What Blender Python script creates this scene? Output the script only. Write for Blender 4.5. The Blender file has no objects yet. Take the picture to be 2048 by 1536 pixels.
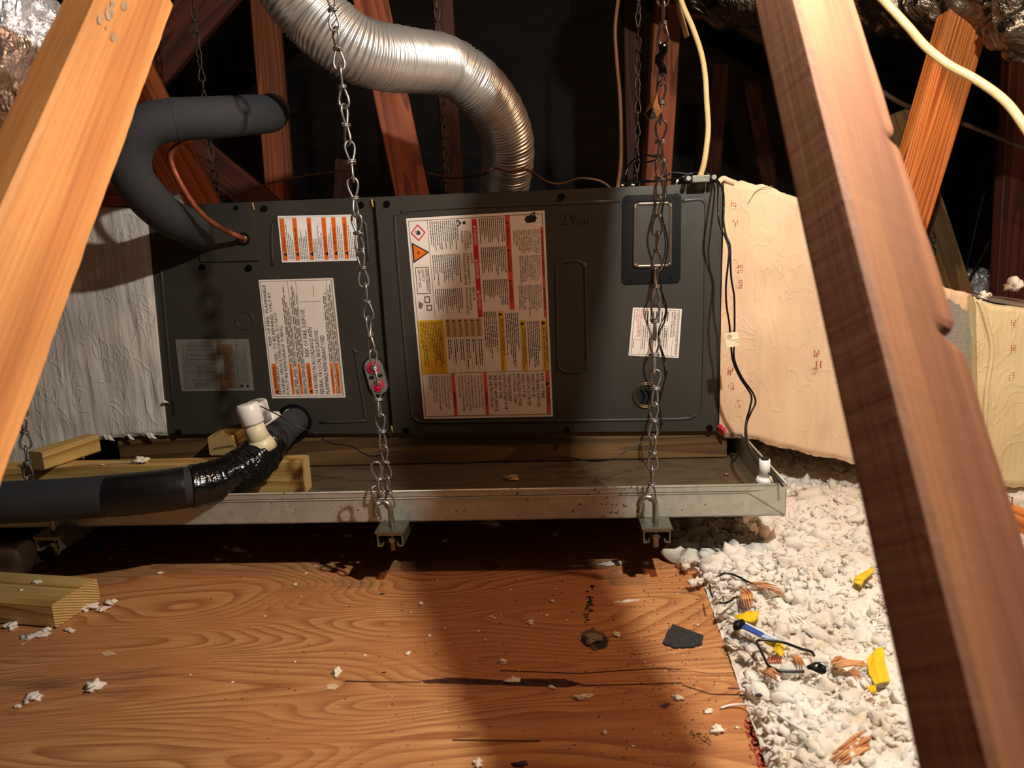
import bpy, bmesh, math, random
import numpy as np
from mathutils import Vector, Matrix, Quaternion
from mathutils import noise as mnoise

# ------------------------------------------------------------------ camera, world, lights, exposure
scn = bpy.context.scene
COL = scn.collection
FPX = 1450.0
PITCH, ROLL = math.radians(11.8), math.radians(2.5)
CAM = Vector((0, 0, 0.55))
fwd = Vector((0, math.cos(PITCH), -math.sin(PITCH)))
up0 = Vector((0, math.sin(PITCH), math.cos(PITCH)))
rt0 = Vector((1, 0, 0))
upv = up0 * math.cos(ROLL) + rt0 * math.sin(ROLL)
rtv = rt0 * math.cos(ROLL) - up0 * math.sin(ROLL)
cd = bpy.data.cameras.new('camera')
cam = bpy.data.objects.new('camera', cd)
COL.objects.link(cam)
cd.sensor_width = 36.0
cd.lens = FPX / 2048 * 36.0
cd.clip_start = 0.02
cd.dof.use_dof = True
cd.dof.focus_distance = 1.32
cd.dof.aperture_fstop = 7.0
M = Matrix((rtv, upv, -fwd)).transposed().to_4x4()
M.translation = CAM
cam.matrix_world = M
scn.camera = cam
scn.view_settings.view_transform = 'Standard'
scn.view_settings.look = 'None'
scn.view_settings.gamma = 1
scn.view_settings.use_curve_mapping = False
scn.view_settings.exposure = 0.0
w = bpy.data.worlds.new('world')
scn.world = w
w.use_nodes = True
w.node_tree.nodes['Background'].inputs[0].default_value = (0.25, 0.4, 1.0, 1)
w.node_tree.nodes['Background'].inputs[1].default_value = 0.002


def lamp(name, loc, power, col, radius):
    ld = bpy.data.lights.new(name, 'POINT')
    ld.energy = power; ld.color = col; ld.shadow_soft_size = radius
    o = bpy.data.objects.new(name, ld); o.location = loc
    COL.objects.link(o)
    return o


lamp('work_light', (0.38, 0.52, 1.05), 47, (1.0, 0.93, 0.83), 0.014)
lamp('warm_bulb', (0.82, 0.82, 1.42), 30, (1.0, 0.54, 0.30), 0.05)


# ------------------------------------------------------------------ pixel -> space helpers (2048 x 1536 frame)
def ray(px, py):
    return fwd + rtv * ((px - 1024) / FPX) + upv * ((768 - py) / FPX)


PSI = math.radians(-4.15)
HX = Vector((math.cos(PSI), math.sin(PSI), 0))      # along the unit, to the right
NX = Vector((math.sin(PSI), -math.cos(PSI), 0))     # out of the unit front, to the viewer
UZ = Vector((0, 0, 1))
U0 = Vector((0, 1.38, 0))


def Yp(px, py, Y):
    d = ray(px, py); return CAM + d * ((Y - CAM.y) / d.y)


def Zp(px, py, z=0.0):
    d = ray(px, py); return CAM + d * ((z - CAM.z) / d.z)


def Up(px, py, o=0.0):
    d = ray(px, py)
    return CAM + d * ((o + NX.dot(U0) - NX.dot(CAM)) / NX.dot(d))


def Dp(px, py, zc):
    return CAM + ray(px, py) * zc


# ------------------------------------------------------------------ numpy noise
_rng = np.random.RandomState(7)
_tab = _rng.rand(64, 64, 64).astype(np.float32)


def vnoise(p):
    i = np.floor(p).astype(int); f = p - i
    f = f * f * (3 - 2 * f); i &= 63; j = (i + 1) & 63
    x0, y0, z0 = i.T; x1, y1, z1 = j.T; fx, fy, fz = f.T
    T = _tab
    a = T[x0, y0, z0] * (1 - fx) + T[x1, y0, z0] * fx
    b = T[x0, y1, z0] * (1 - fx) + T[x1, y1, z0] * fx
    c = T[x0, y0, z1] * (1 - fx) + T[x1, y0, z1] * fx
    d = T[x0, y1, z1] * (1 - fx) + T[x1, y1, z1] * fx
    return (a * (1 - fy) + b * fy) * (1 - fz) + (c * (1 - fy) + d * fy) * fz


def fbm(p, oct=4, gain=.5):
    s = 0; a = 1; t = 0; q = p.copy()
    for _ in range(oct):
        s = s + a * vnoise(q); t += a; a *= gain; q = q * 2.03 + 11.3
    return s / t


# ------------------------------------------------------------------ materials
def mat_new(name):
    m = bpy.data.materials.new(name); m.use_nodes = True
    nt = m.node_tree
    return m, nt, nt.nodes['Principled BSDF']


def N(nt, typ, **kw):
    n = nt.nodes.new(typ)
    for k, v in kw.items():
        if k.startswith('i_'):
            key = k[2:]
            key = int(key) if key.isdigit() else key
            n.inputs[key].default_value = v
        else:
            setattr(n, k, v)
    return n


def rgb(c):
    return (*[((x / 255) / 12.92 if x / 255 <= .04045 else (((x / 255) + .055) / 1.055) ** 2.4) for x in c], 1)


def coords(nt, scale, obj_random=True):
    tc = N(nt, 'ShaderNodeTexCoord')
    mp = N(nt, 'ShaderNodeMapping'); mp.inputs['Scale'].default_value = scale
    if obj_random:
        oi = N(nt, 'ShaderNodeObjectInfo')
        mu = N(nt, 'ShaderNodeVectorMath', operation='SCALE'); mu.inputs[0].default_value = (7.3, 5.1, 9.7)
        nt.links.new(oi.outputs['Random'], mu.inputs['Scale'])
        ad = N(nt, 'ShaderNodeVectorMath', operation='ADD')
        nt.links.new(tc.outputs['Object'], ad.inputs[0]); nt.links.new(mu.outputs[0], ad.inputs[1])
        nt.links.new(ad.outputs[0], mp.inputs['Vector'])
    else:
        nt.links.new(tc.outputs['Object'], mp.inputs['Vector'])
    return mp.outputs[0]


def ramp(nt, fac, stops):
    r = N(nt, 'ShaderNodeValToRGB')
    e = r.color_ramp.elements
    while len(e) < len(stops): e.new(.5)
    for k, (p, c) in enumerate(stops):
        e[k].position = p; e[k].color = c
    nt.links.new(fac, r.inputs[0])
    return r.outputs[0]


def bump(nt, bs, h, strength, dist=0.002):
    b = N(nt, 'ShaderNodeBump'); b.inputs['Strength'].default_value = strength; b.inputs['Distance'].default_value = dist
    nt.links.new(h, b.inputs['Height'])
    prev = bs.inputs['Normal'].links
    if prev: nt.links.new(prev[0].from_socket, b.inputs['Normal'])
    nt.links.new(b.outputs[0], bs.inputs['Normal'])


def mathn(nt, op, a, b=None):
    m = N(nt, 'ShaderNodeMath', operation=op)
    for k, v in enumerate((a, b)):
        if v is None: continue
        if isinstance(v, (int, float)): m.inputs[k].default_value = v
        else: nt.links.new(v, m.inputs[k])
    return m.outputs[0]


def mixc(nt, fac, a, b, mode='MIX'):
    m = N(nt, 'ShaderNodeMix', data_type='RGBA', blend_type=mode)
    for k, v in ((0, fac), (6, a), (7, b)):
        if isinstance(v, (int, float)): m.inputs[k].default_value = v
        elif isinstance(v, tuple): m.inputs[k].default_value = v
        else: nt.links.new(v, m.inputs[k])
    return m.outputs[2]


def wood(name, c1, c2, c3, freq=9.0, sc=(0.7, 9, 9), rough=.6, bstr=.3, saw=0.0, stains=None):
    """grain runs along local X; contour lines of a stretched noise field"""
    m, nt, bs = mat_new(name)
    v = coords(nt, sc)
    n = N(nt, 'ShaderNodeTexNoise'); n.inputs['Scale'].default_value = 1.6; n.inputs['Detail'].default_value = 1.2; n.inputs['Roughness'].default_value = .35
    nt.links.new(v, n.inputs['Vector'])
    s = mathn(nt, 'FRACT', mathn(nt, 'MULTIPLY', n.outputs[0], freq))
    v2 = coords(nt, (6, 260, 260))
    n2 = N(nt, 'ShaderNodeTexNoise'); n2.inputs['Scale'].default_value = 1; n2.inputs['Detail'].default_value = 3
    nt.links.new(v2, n2.inputs['Vector'])
    c = ramp(nt, s, [(0, rgb(c1)), (.45, rgb(c2)), (.85, rgb(c3)), (.93, rgb(c3)), (1, rgb(c1))])
    c = mixc(nt, .35, c, ramp(nt, n2.outputs[0], [(.3, (.45, .4, .36, 1)), (.7, (1.25, 1.25, 1.25, 1))]), 'MULTIPLY')
    v3 = coords(nt, (1.5, 5, 5))
    n3 = N(nt, 'ShaderNodeTexNoise'); n3.inputs['Scale'].default_value = 2.2; n3.inputs['Detail'].default_value = 3
    nt.links.new(v3, n3.inputs['Vector'])
    c = mixc(nt, .5, c, ramp(nt, n3.outputs[0], [(.32, (.62, .56, .52, 1)), (.62, (1.1, 1.1, 1.1, 1))]), 'MULTIPLY')
    nt.links.new(c, bs.inputs['Base Color'])
    bs.inputs['Roughness'].default_value = rough
    bump(nt, bs, mathn(nt, 'ADD', mathn(nt, 'MULTIPLY', s, .6), n2.outputs[0]), bstr, .0012)
    if saw:
        v4 = coords(nt, (70, 6, 6))
        n4 = N(nt, 'ShaderNodeTexNoise'); n4.inputs['Scale'].default_value = 1; n4.inputs['Detail'].default_value = 2
        nt.links.new(v4, n4.inputs['Vector'])
        bump(nt, bs, n4.outputs[0], saw, .004)
    return m


def plain(name, c, rough=.5, metal=0.0, nscale=60, namt=.12, bstr=.1, bscale=None, bdist=.001, **kw):
    """flat colour with slight procedural mottling and fine relief"""
    m, nt, bs = mat_new(name)
    v = coords(nt, (1, 1, 1))
    n = N(nt, 'ShaderNodeTexNoise'); n.inputs['Scale'].default_value = nscale; n.inputs['Detail'].default_value = 4
    nt.links.new(v, n.inputs['Vector'])
    lo = tuple(x * (1 - namt) for x in rgb(c)[:3]) + (1,)
    hi = tuple(min(1, x * (1 + namt)) for x in rgb(c)[:3]) + (1,)
    nt.links.new(ramp(nt, n.outputs[0], [(.3, lo), (.7, hi)]), bs.inputs['Base Color'])
    bs.inputs['Roughness'].default_value = rough; bs.inputs['Metallic'].default_value = metal
    if bstr:
        n2 = N(nt, 'ShaderNodeTexNoise'); n2.inputs['Scale'].default_value = bscale or nscale * 4; n2.inputs['Detail'].default_value = 4
        nt.links.new(v, n2.inputs['Vector'])
        bump(nt, bs, n2.outputs[0], bstr, bdist)
    for k, x in kw.items():
        bs.inputs[k.replace('_', ' ')].default_value = x
    return m


W_NEAR_L = wood('wood_fir_light', (214, 156, 96), (204, 142, 82), (182, 118, 64), 4, sc=(.4, 7, 7), rough=.6, bstr=.15)
W_NEAR_R = wood('wood_fir_rough', (142, 94, 60), (136, 88, 54), (118, 72, 44), 3, sc=(.3, 9, 9), rough=.75, bstr=.15, saw=.1)
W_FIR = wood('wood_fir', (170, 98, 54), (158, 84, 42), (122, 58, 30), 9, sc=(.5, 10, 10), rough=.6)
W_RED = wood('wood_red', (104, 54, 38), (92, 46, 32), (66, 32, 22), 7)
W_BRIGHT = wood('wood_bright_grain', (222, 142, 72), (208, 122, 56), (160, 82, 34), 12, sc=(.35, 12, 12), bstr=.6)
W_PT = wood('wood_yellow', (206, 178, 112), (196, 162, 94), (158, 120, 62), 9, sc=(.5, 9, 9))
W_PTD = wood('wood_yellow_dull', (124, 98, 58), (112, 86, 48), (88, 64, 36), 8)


def end_grain():
    m, nt, bs = mat_new('wood_end_grain')
    v = coords(nt, (1, 1, 1))
    wv = N(nt, 'ShaderNodeTexWave', wave_type='RINGS', rings_direction='X')
    wv.inputs['Scale'].default_value = 80; wv.inputs['Distortion'].default_value = 1.5; wv.inputs['Detail Scale'].default_value = .6
    nt.links.new(v, wv.inputs['Vector'])
    nt.links.new(ramp(nt, wv.outputs[0], [(.2, rgb((150, 108, 54))), (.5, rgb((212, 182, 116)))]), bs.inputs['Base Color'])
    bs.inputs['Roughness'].default_value = .8
    return m


M_END = end_grain()
M_GREY = plain('cabinet_grey_paint', (58, 56, 51), .42, nscale=8, namt=.08, bstr=.06, bscale=900, bdist=.0004)
M_GREYD = plain('cabinet_seam_dark', (18, 18, 18), .6)
M_BLKPL = plain('black_plastic', (12, 12, 14), .5, Specular_IOR_Level=.2)
M_BLKMETAL = plain('black_screw', (14, 14, 15), .35, .6)
M_PAPER = plain('label_paper', (236, 226, 214), .45, nscale=20, namt=.03, bstr=0)
M_SILVERLBL = plain('label_silver', (128, 128, 120), .4, .2, nscale=20, namt=.06, bstr=0)
M_INK = plain('ink_black', (28, 24, 24), .6, bstr=0)
M_INKG = plain('ink_grey', (120, 104, 92), .6, bstr=0)
M_ORANGE = plain('ink_orange', (232, 112, 28), .5, bstr=0, namt=.03)
M_REDOR = plain('ink_red_orange', (222, 84, 52), .5, bstr=0, namt=.03)
M_RED = plain('ink_red', (205, 40, 58), .5, bstr=0, namt=.03)
M_YEL = plain('ink_yellow', (226, 180, 50), .5, bstr=0, namt=.03)
M_TAN = plain('ink_tan', (196, 160, 92), .5, bstr=0, namt=.03)
M_WHITE = plain('label_white', (250, 250, 246), .5, bstr=0)
M_RUST = plain('rust_print', (104, 76, 52), .7, bstr=0, namt=.3, nscale=200)
M_FOAM = plain('black_foam', (44, 45, 48), .85, nscale=30, bstr=.25, bscale=700, bdist=.0006)
M_TAPE = plain('black_tape', (14, 14, 15), .17, nscale=30, bstr=.9, bscale=38, bdist=.006)
M_COPPER = plain('copper', (178, 104, 74), .42, .75, nscale=90, namt=.3, bstr=.2)
M_BRASS = plain('brass', (200, 160, 110), .3, 1.0)
M_GALV = plain('galvanized_chain', (150, 148, 146), .38, .85, nscale=200, namt=.2, bstr=.15)
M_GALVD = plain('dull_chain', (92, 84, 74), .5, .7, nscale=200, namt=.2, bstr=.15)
M_STRUT = plain('zinc_strut', (138, 138, 124), .35, .85, nscale=100, namt=.15)
M_PVC = plain('white_pvc', (236, 234, 228), .35, nscale=20, namt=.04, bstr=0)
M_PVCC = plain('cream_pvc', (226, 214, 180), .4, nscale=20, namt=.05, bstr=0)
M_WIRE = plain('black_wire', (14, 14, 16), .3, bstr=0)
M_WIREB = plain('brown_wire', (112, 78, 56), .5, bstr=.1)
M_WIREBD = plain('dull_brown_cable', (92, 68, 48), .6, bstr=.1)
M_ROMEX = plain('cream_cable', (214, 190, 138), .4, nscale=60, namt=.1, bstr=.25, bscale=120, bdist=.002)
M_PINK = plain('pink_plug', (225, 30, 84), .5, bstr=.3, bscale=300)
M_PLATE = plain('grey_plate', (128, 124, 116), .5, bstr=.1)
M_YPLAS = plain('yellow_plastic', (232, 196, 32), .4, namt=.15, nscale=70, bstr=.4, bscale=200)
M_BLUE = plain('blue_plastic', (28, 72, 160), .3, bstr=0)
M_BLUEP = plain('pale_blue_plastic', (170, 185, 215), .3, bstr=0)
M_SPLINT = wood('wood_splinter', (226, 176, 122), (210, 150, 96), (180, 112, 66), 9)
M_MARK = plain('marker_ink', (40, 30, 28), .7, bstr=0)
M_REDINK = plain('red_print', (176, 78, 74), .8, bstr=0, namt=.2)
M_ROOF = wood('roof_deck', (54, 46, 44), (46, 40, 40), (36, 32, 32), 4)
M_CRUMB = plain('white_crumb', (240, 228, 208), .9, nscale=80, namt=.08, bstr=.6, bscale=400, bdist=.002)
M_TILEBLK = plain('black_shingle', (44, 44, 44), .9, nscale=300, namt=.4, bstr=.8, bscale=600, bdist=.002)
M_DRYWALL = plain('drywall', (150, 140, 128), .9)
M_GLUE = plain('amber_glue', (190, 150, 84), .4)


def galv_pan():
    m, nt, bs = mat_new('galvanized_pan')
    v = coords(nt, (1, 1, 1), False)
    vo = N(nt, 'ShaderNodeTexVoronoi'); vo.inputs['Scale'].default_value = 70
    nt.links.new(v, vo.inputs['Vector'])
    c = ramp(nt, vo.outputs['Color'], [(0, rgb((176, 176, 164))), (1, rgb((198, 198, 186)))])
    n = N(nt, 'ShaderNodeTexNoise'); n.inputs['Scale'].default_value = 190; n.inputs['Detail'].default_value = 3
    nt.links.new(v, n.inputs['Vector'])
    n2 = N(nt, 'ShaderNodeTexNoise'); n2.inputs['Scale'].default_value = 9; nt.links.new(v, n2.inputs['Vector'])
    f = mathn(nt, 'ADD', n.outputs[0], mathn(nt, 'MULTIPLY', n2.outputs[0], .5))
    c = mixc(nt, ramp(nt, f, [(.93, (0, 0, 0, 1)), (.97, (1, 1, 1, 1))]), c, rgb((96, 84, 66)))
    nt.links.new(c, bs.inputs['Base Color'])
    bs.inputs['Metallic'].default_value = .35; bs.inputs['Roughness'].default_value = .42
    bump(nt, bs, n.outputs[0], .1, .0006)
    return m


def rust_bed():
    m, nt, bs = mat_new('rusty_pan_bed')
    v = coords(nt, (1, 2.5, 1), False)
    n = N(nt, 'ShaderNodeTexNoise'); n.inputs['Scale'].default_value = 5; n.inputs['Detail'].default_value = 8; n.inputs['Roughness'].default_value = .7
    nt.links.new(v, n.inputs['Vector'])
    c = ramp(nt, n.outputs[0], [(.3, rgb((70, 62, 48))), (.5, rgb((112, 98, 76))), (.62, rgb((84, 70, 50))), (.75, rgb((150, 78, 34)))])
    nt.links.new(c, bs.inputs['Base Color']); bs.inputs['Metallic'].default_value = .45; bs.inputs['Roughness'].default_value = .45
    return m


M_PAN = galv_pan(); M_BED = rust_bed()


def mastic(name, c, c2, streak=(46, 46, 3.2), ring_print=False):
    m, nt, bs = mat_new(name)
    v = coords(nt, streak, False)
    n = N(nt, 'ShaderNodeTexNoise'); n.inputs['Scale'].default_value = 1.7; n.inputs['Detail'].default_value = 5; n.inputs['Roughness'].default_value = .55; n.inputs['Distortion'].default_value = .5
    nt.links.new(v, n.inputs['Vector'])
    v1 = coords(nt, (1, 1, .45), False)
    n1 = N(nt, 'ShaderNodeTexNoise'); n1.inputs['Scale'].default_value = 22; n1.inputs['Detail'].default_value = 2; n1.inputs['Distortion'].default_value = 1.2
    nt.links.new(v1, n1.inputs['Vector'])
    ridge = ramp(nt, n1.outputs[0], [(.47, (0, 0, 0, 1)), (.5, (1, 1, 1, 1)), (.53, (0, 0, 0, 1))])
    n3 = N(nt, 'ShaderNodeTexNoise'); n3.inputs['Scale'].default_value = 6; n3.inputs['Detail'].default_value = 3
    nt.links.new(v1, n3.inputs['Vector'])
    c_ = ramp(nt, n3.outputs[0], [(.3, rgb(c2)), (.6, rgb(c))])
    nt.links.new(c_, bs.inputs['Base Color'])
    bs.inputs['Roughness'].default_value = .75
    bump(nt, bs, n.outputs[0], .55, .004)
    bump(nt, bs, ridge, .35, .002)
    return m


M_MASTL = mastic('mastic_white', (226, 222, 212), (208, 203, 192))
M_MASTR = mastic('mastic_cream', (228, 198, 162), (208, 172, 138))
M_MASTY = mastic('mastic_yellow', (226, 208, 162), (204, 182, 136))


def foil(name, c=(200, 200, 205), rough=.22, sc=14, metal=1.0):
    m, nt, bs = mat_new(name)
    v = coords(nt, (1, 1, 1))
    vo = N(nt, 'ShaderNodeTexVoronoi', feature='F1'); vo.inputs['Scale'].default_value = sc * 2.2
    n = N(nt, 'ShaderNodeTexNoise'); n.inputs['Scale'].default_value = sc; n.inputs['Detail'].default_value = 6; n.inputs['Distortion'].default_value = 1.6
    nt.links.new(v, n.inputs['Vector']); nt.links.new(v, vo.inputs['Vector'])
    bs.inputs['Base Color'].default_value = rgb(c)
    bs.inputs['Metallic'].default_value = metal; bs.inputs['Roughness'].default_value = rough
    bump(nt, bs, n.outputs[0], 1.0, .03)
    bump(nt, bs, vo.outputs[0], .6, .01)
    return m


M_FOIL = foil('foil', (245, 245, 250), .3, 16, .72); M_FOILD = foil('foil_dusty', (120, 112, 100), .32, 9)
M_FLEX = plain('flex_aluminium', (205, 203, 198), .34, .8, nscale=25, namt=.06, bstr=.1, bscale=300)


def fiber():
    m, nt, bs = mat_new('blown_fiber')
    v = coords(nt, (1, 1, 1), False)
    n = N(nt, 'ShaderNodeTexNoise'); n.inputs['Scale'].default_value = 14; n.inputs['Detail'].default_value = 5
    nt.links.new(v, n.inputs['Vector'])
    nt.links.new(ramp(nt, n.outputs[0], [(.3, rgb((208, 196, 176))), (.5, rgb((230, 222, 208))), (.7, rgb((240, 235, 224)))]), bs.inputs['Base Color'])
    bs.inputs['Roughness'].default_value = 1
    bs.inputs['Subsurface Weight'].default_value = .5; bs.inputs['Subsurface Radius'].default_value = (1, .9, .75); bs.inputs['Subsurface Scale'].default_value = .005
    n2 = N(nt, 'ShaderNodeTexNoise'); n2.inputs['Scale'].default_value = 240; n2.inputs['Detail'].default_value = 5; n2.inputs['Distortion'].default_value = 2
    nt.links.new(v, n2.inputs['Vector'])
    bump(nt, bs, n2.outputs[0], .5, .003)
    return m


M_FIBER = fiber()


def plywood():
    m, nt, bs = mat_new('plywood')
    v = coords(nt, (1.0, 3.6, 1), False)
    n = N(nt, 'ShaderNodeTexNoise'); n.inputs['Scale'].default_value = 1.35; n.inputs['Detail'].default_value = 1.6; n.inputs['Roughness'].default_value = .42; n.inputs['Distortion'].default_value = .35
    nt.links.new(v, n.inputs['Vector'])
    s = mathn(nt, 'FRACT', mathn(nt, 'MULTIPLY', n.outputs[0], 46.0))
    wv = coords(nt, (14, 240, 1), False)
    n2 = N(nt, 'ShaderNodeTexNoise'); n2.inputs['Scale'].default_value = 1; n2.inputs['Detail'].default_value = 3
    nt.links.new(wv, n2.inputs['Vector'])
    c = ramp(nt, s, [(0, rgb((196, 144, 92))), (.45, rgb((188, 134, 84))), (.76, rgb((164, 108, 64))), (.9, rgb((152, 94, 54))), (1, rgb((196, 144, 92)))])
    v3 = coords(nt, (1.3, 2.4, 1), False)
    n3 = N(nt, 'ShaderNodeTexNoise'); n3.inputs['Scale'].default_value = 3.2; n3.inputs['Detail'].default_value = 5
    nt.links.new(v3, n3.inputs['Vector'])
    c = mixc(nt, ramp(nt, n3.outputs[0], [(.42, (0, 0, 0, 1)), (.66, (.85, .85, .85, 1))]), c, rgb((180, 118, 70)))
    c = mixc(nt, .42, c, ramp(nt, n2.outputs[0], [(.32, (.5, .44, .4, 1)), (.62, (1.2, 1.2, 1.2, 1))]), 'MULTIPLY')
    # weathered dark stain of its own shape, lower left of the sheet
    tc = N(nt, 'ShaderNodeTexCoord')
    for (cx, cy, rx, ry, amt) in STAINS:
        mp = N(nt, 'ShaderNodeMapping'); mp.inputs['Location'].default_value = (-cx / rx, -cy / ry, 0); mp.inputs['Scale'].default_value = (1 / rx, 1 / ry, 0)
        nt.links.new(tc.outputs['Object'], mp.inputs['Vector'])
        ln = N(nt, 'ShaderNodeVectorMath', operation='LENGTH'); nt.links.new(mp.outputs[0], ln.inputs[0])
        f = mathn(nt, 'MULTIPLY', mathn(nt, 'ADD', mathn(nt, 'ADD', ln.outputs['Value'], mathn(nt, 'MULTIPLY', n3.outputs[0], 1.5)), mathn(nt, 'MULTIPLY', n2.outputs[0], 1.2)), .4)
        c = mixc(nt, ramp(nt, f, [(.5, (amt, amt, amt, 1)), (.66, (amt * .55, amt * .55, amt * .55, 1)), (.88, (0, 0, 0, 1))]), c, rgb((70, 46, 36)))
    nt.links.new(c, bs.inputs['Base Color']); bs.inputs['Roughness'].default_value = .62
    bump(nt, bs, mathn(nt, 'ADD', mathn(nt, 'MULTIPLY', s, .35), n2.outputs[0]), .3, .0009)
    return m


STAINS = []
for (px, py, rx, ry, a) in ((90, 1370, .10, .035, .75), (265, 1350, .10, .03, .6), (240, 1385, .07, .02, .5)):
    q = Zp(px, py); STAINS.append((q.x, q.y, rx, ry, a))
M_PLY = plywood()


def clear_plastic():
    m, nt, bs = mat_new('clear_plastic')
    bs.inputs['Transmission Weight'].default_value = .5; bs.inputs['Roughness'].default_value = .14
    bs.inputs['Base Color'].default_value = (.9, .86, .8, 1); bs.inputs['IOR'].default_value = 1.25
    v = coords(nt, (1, 1, 1)); n = N(nt, 'ShaderNodeTexNoise'); n.inputs['Scale'].default_value = 60
    nt.links.new(v, n.inputs['Vector']); bump(nt, bs, n.outputs[0], .3, .004)
    return m


M_CLEAR = clear_plastic()


# ------------------------------------------------------------------ mesh helpers
class MB:
    def __init__(s): s.v = []; s.f = []; s.m = []; s.smooth = []

    def add(s, vs, fs, mi=0, smooth=False):
        b = len(s.v); s.v += [tuple(x) for x in vs]
        for f in fs:
            s.f.append(tuple(b + i for i in f)); s.m.append(mi); s.smooth.append(smooth)

    def box(s, o, ax, ay, az, mi=0):
        """o = corner, ax ay az = edge vectors"""
        o = Vector(o); vs = [o, o + ax, o + ax + ay, o + ay]; vs += [p + az for p in vs]
        s.add(vs, [(0, 3, 2, 1), (4, 5, 6, 7), (0, 1, 5, 4), (1, 2, 6, 5), (2, 3, 7, 6), (3, 0, 4, 7)], mi)

    def prism(s, loop, ext, mi=0, mi_side=None):
        n = len(loop); vs = [Vector(p) for p in loop]; vs += [p + ext for p in vs]
        s.add(vs, [tuple(range(n)), tuple(range(2 * n - 1, n - 1, -1))], mi)
        s.add(vs, [(i, (i + 1) % n, n + (i + 1) % n, n + i) for i in range(n)], mi if mi_side is None else mi_side)

    def tube(s, pts, r, seg=8, closed=False, mi=0, caps=True, refup=None):
        pts = [Vector(p) for p in pts]; n = len(pts)
        rs = r if isinstance(r, (list, tuple)) else [r] * n
        T = []
        for i in range(n):
            a = pts[(i - 1) % n] if (closed or i > 0) else pts[i]
            b = pts[(i + 1) % n] if (closed or i < n - 1) else pts[i]
            d = b - a
            T.append(d.normalized() if d.length > 1e-9 else Vector((0, 0, 1)))
        u = (refup or Vector((.13, .27, .95))); u = (u - T[0] * u.dot(T[0]))
        if u.length < 1e-3: u = T[0].orthogonal()
        u.normalize(); vs = []
        for i in range(n):
            if i:
                u = (u - T[i] * u.dot(T[i])); u.normalize()
            w_ = T[i].cross(u)
            rr = rs[i]; r1, r2 = rr if isinstance(rr, tuple) else (rr, rr)
            for k in range(seg):
                a = 2 * math.pi * k / seg
                vs.append(pts[i] + u * (math.cos(a) * r1) + w_ * (math.sin(a) * r2))
        fs = []
        for i in range(n if closed else n - 1):
            j = (i + 1) % n
            for k in range(seg):
                l = (k + 1) % seg
                fs.append((i * seg + k, i * seg + l, j * seg + l, j * seg + k))
        s.add(vs, fs, mi, True)
        if caps and not closed:
            b = len(s.v) - n * seg
            s.f.append(tuple(b + k for k in range(seg - 1, -1, -1))); s.m.append(mi); s.smooth.append(False)
            e = b + (n - 1) * seg
            s.f.append(tuple(e + k for k in range(seg))); s.m.append(mi); s.smooth.append(False)

    def build(s, name, mats, parent=None, loc=None, label=None, bevel=0, kind=None):
        me = bpy.data.meshes.new(name)
        base = Vector((0, 0, 0))
        if parent is not None: base = Vector(parent['_base'])
        elif loc is not None: base = Vector(loc)
        me.from_pydata([(x - base.x, y - base.y, z - base.z) for x, y, z in s.v], [], s.f)
        if not isinstance(mats, (list, tuple)): mats = [mats]
        for m in mats: me.materials.append(m)
        me.polygons.foreach_set('material_index', s.m); me.polygons.foreach_set('use_smooth', s.smooth)
        me.update()
        o = bpy.data.objects.new(name, me); COL.objects.link(o)
        if parent is not None: o.parent = parent
        else: o.location = base
        o['_base'] = list(base) if parent is None else list(parent['_base'])
        if label: o['label'] = label
        if kind: o['kind'] = kind
        if bevel:
            b = o.modifiers.new('bevel', 'BEVEL'); b.width = bevel; b.segments = 2; b.limit_method = 'ANGLE'
        return o


def empty(name, loc, label, cat, group=None):
    o = bpy.data.objects.new(name, None); COL.objects.link(o); o.location = loc
    o.empty_display_size = .02
    o['_base'] = list(loc); o['label'] = label; o['category'] = cat
    if group: o['group'] = group
    return o


def tag(o, label, cat, group=None, kind=None):
    o['label'] = label; o['category'] = cat
    if group: o['group'] = group
    if kind: o['kind'] = kind
    return o


def crom(pts, n=8, closed=False):
    pts = [Vector(p) for p in pts]; out = []; N_ = len(pts)
    rng_ = range(N_ if closed else N_ - 1)
    for i in rng_:
        p1, p2 = pts[i], pts[(i + 1) % N_]
        p0 = pts[(i - 1) % N_] if (closed or i > 0) else p1 * 2 - p2
        p3 = pts[(i + 2) % N_] if (closed or i < N_ - 2) else p2 * 2 - p1
        for k in range(n):
            t = k / n
            out.append(.5 * ((2 * p1) + (p2 - p0) * t + (2 * p0 - 5 * p1 + 4 * p2 - p3) * t * t + (3 * p1 - p0 - 3 * p2 + p3) * t ** 3))
    if not closed: out.append(pts[-1])
    return out


def cable(name, pts, r, mat, label=None, cat='cable', n=8, seg=8, parent=None, group=None):
    mb = MB(); P_ = crom(pts, n); mb.tube(P_, r, seg)
    o = mb.build(name, mat, parent=parent, loc=P_[0] if parent is None else None)
    if parent is None: tag(o, label, cat, group)
    elif label: o['label'] = label
    return o


def yp(l): return [Yp(*p) for p in l]


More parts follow.
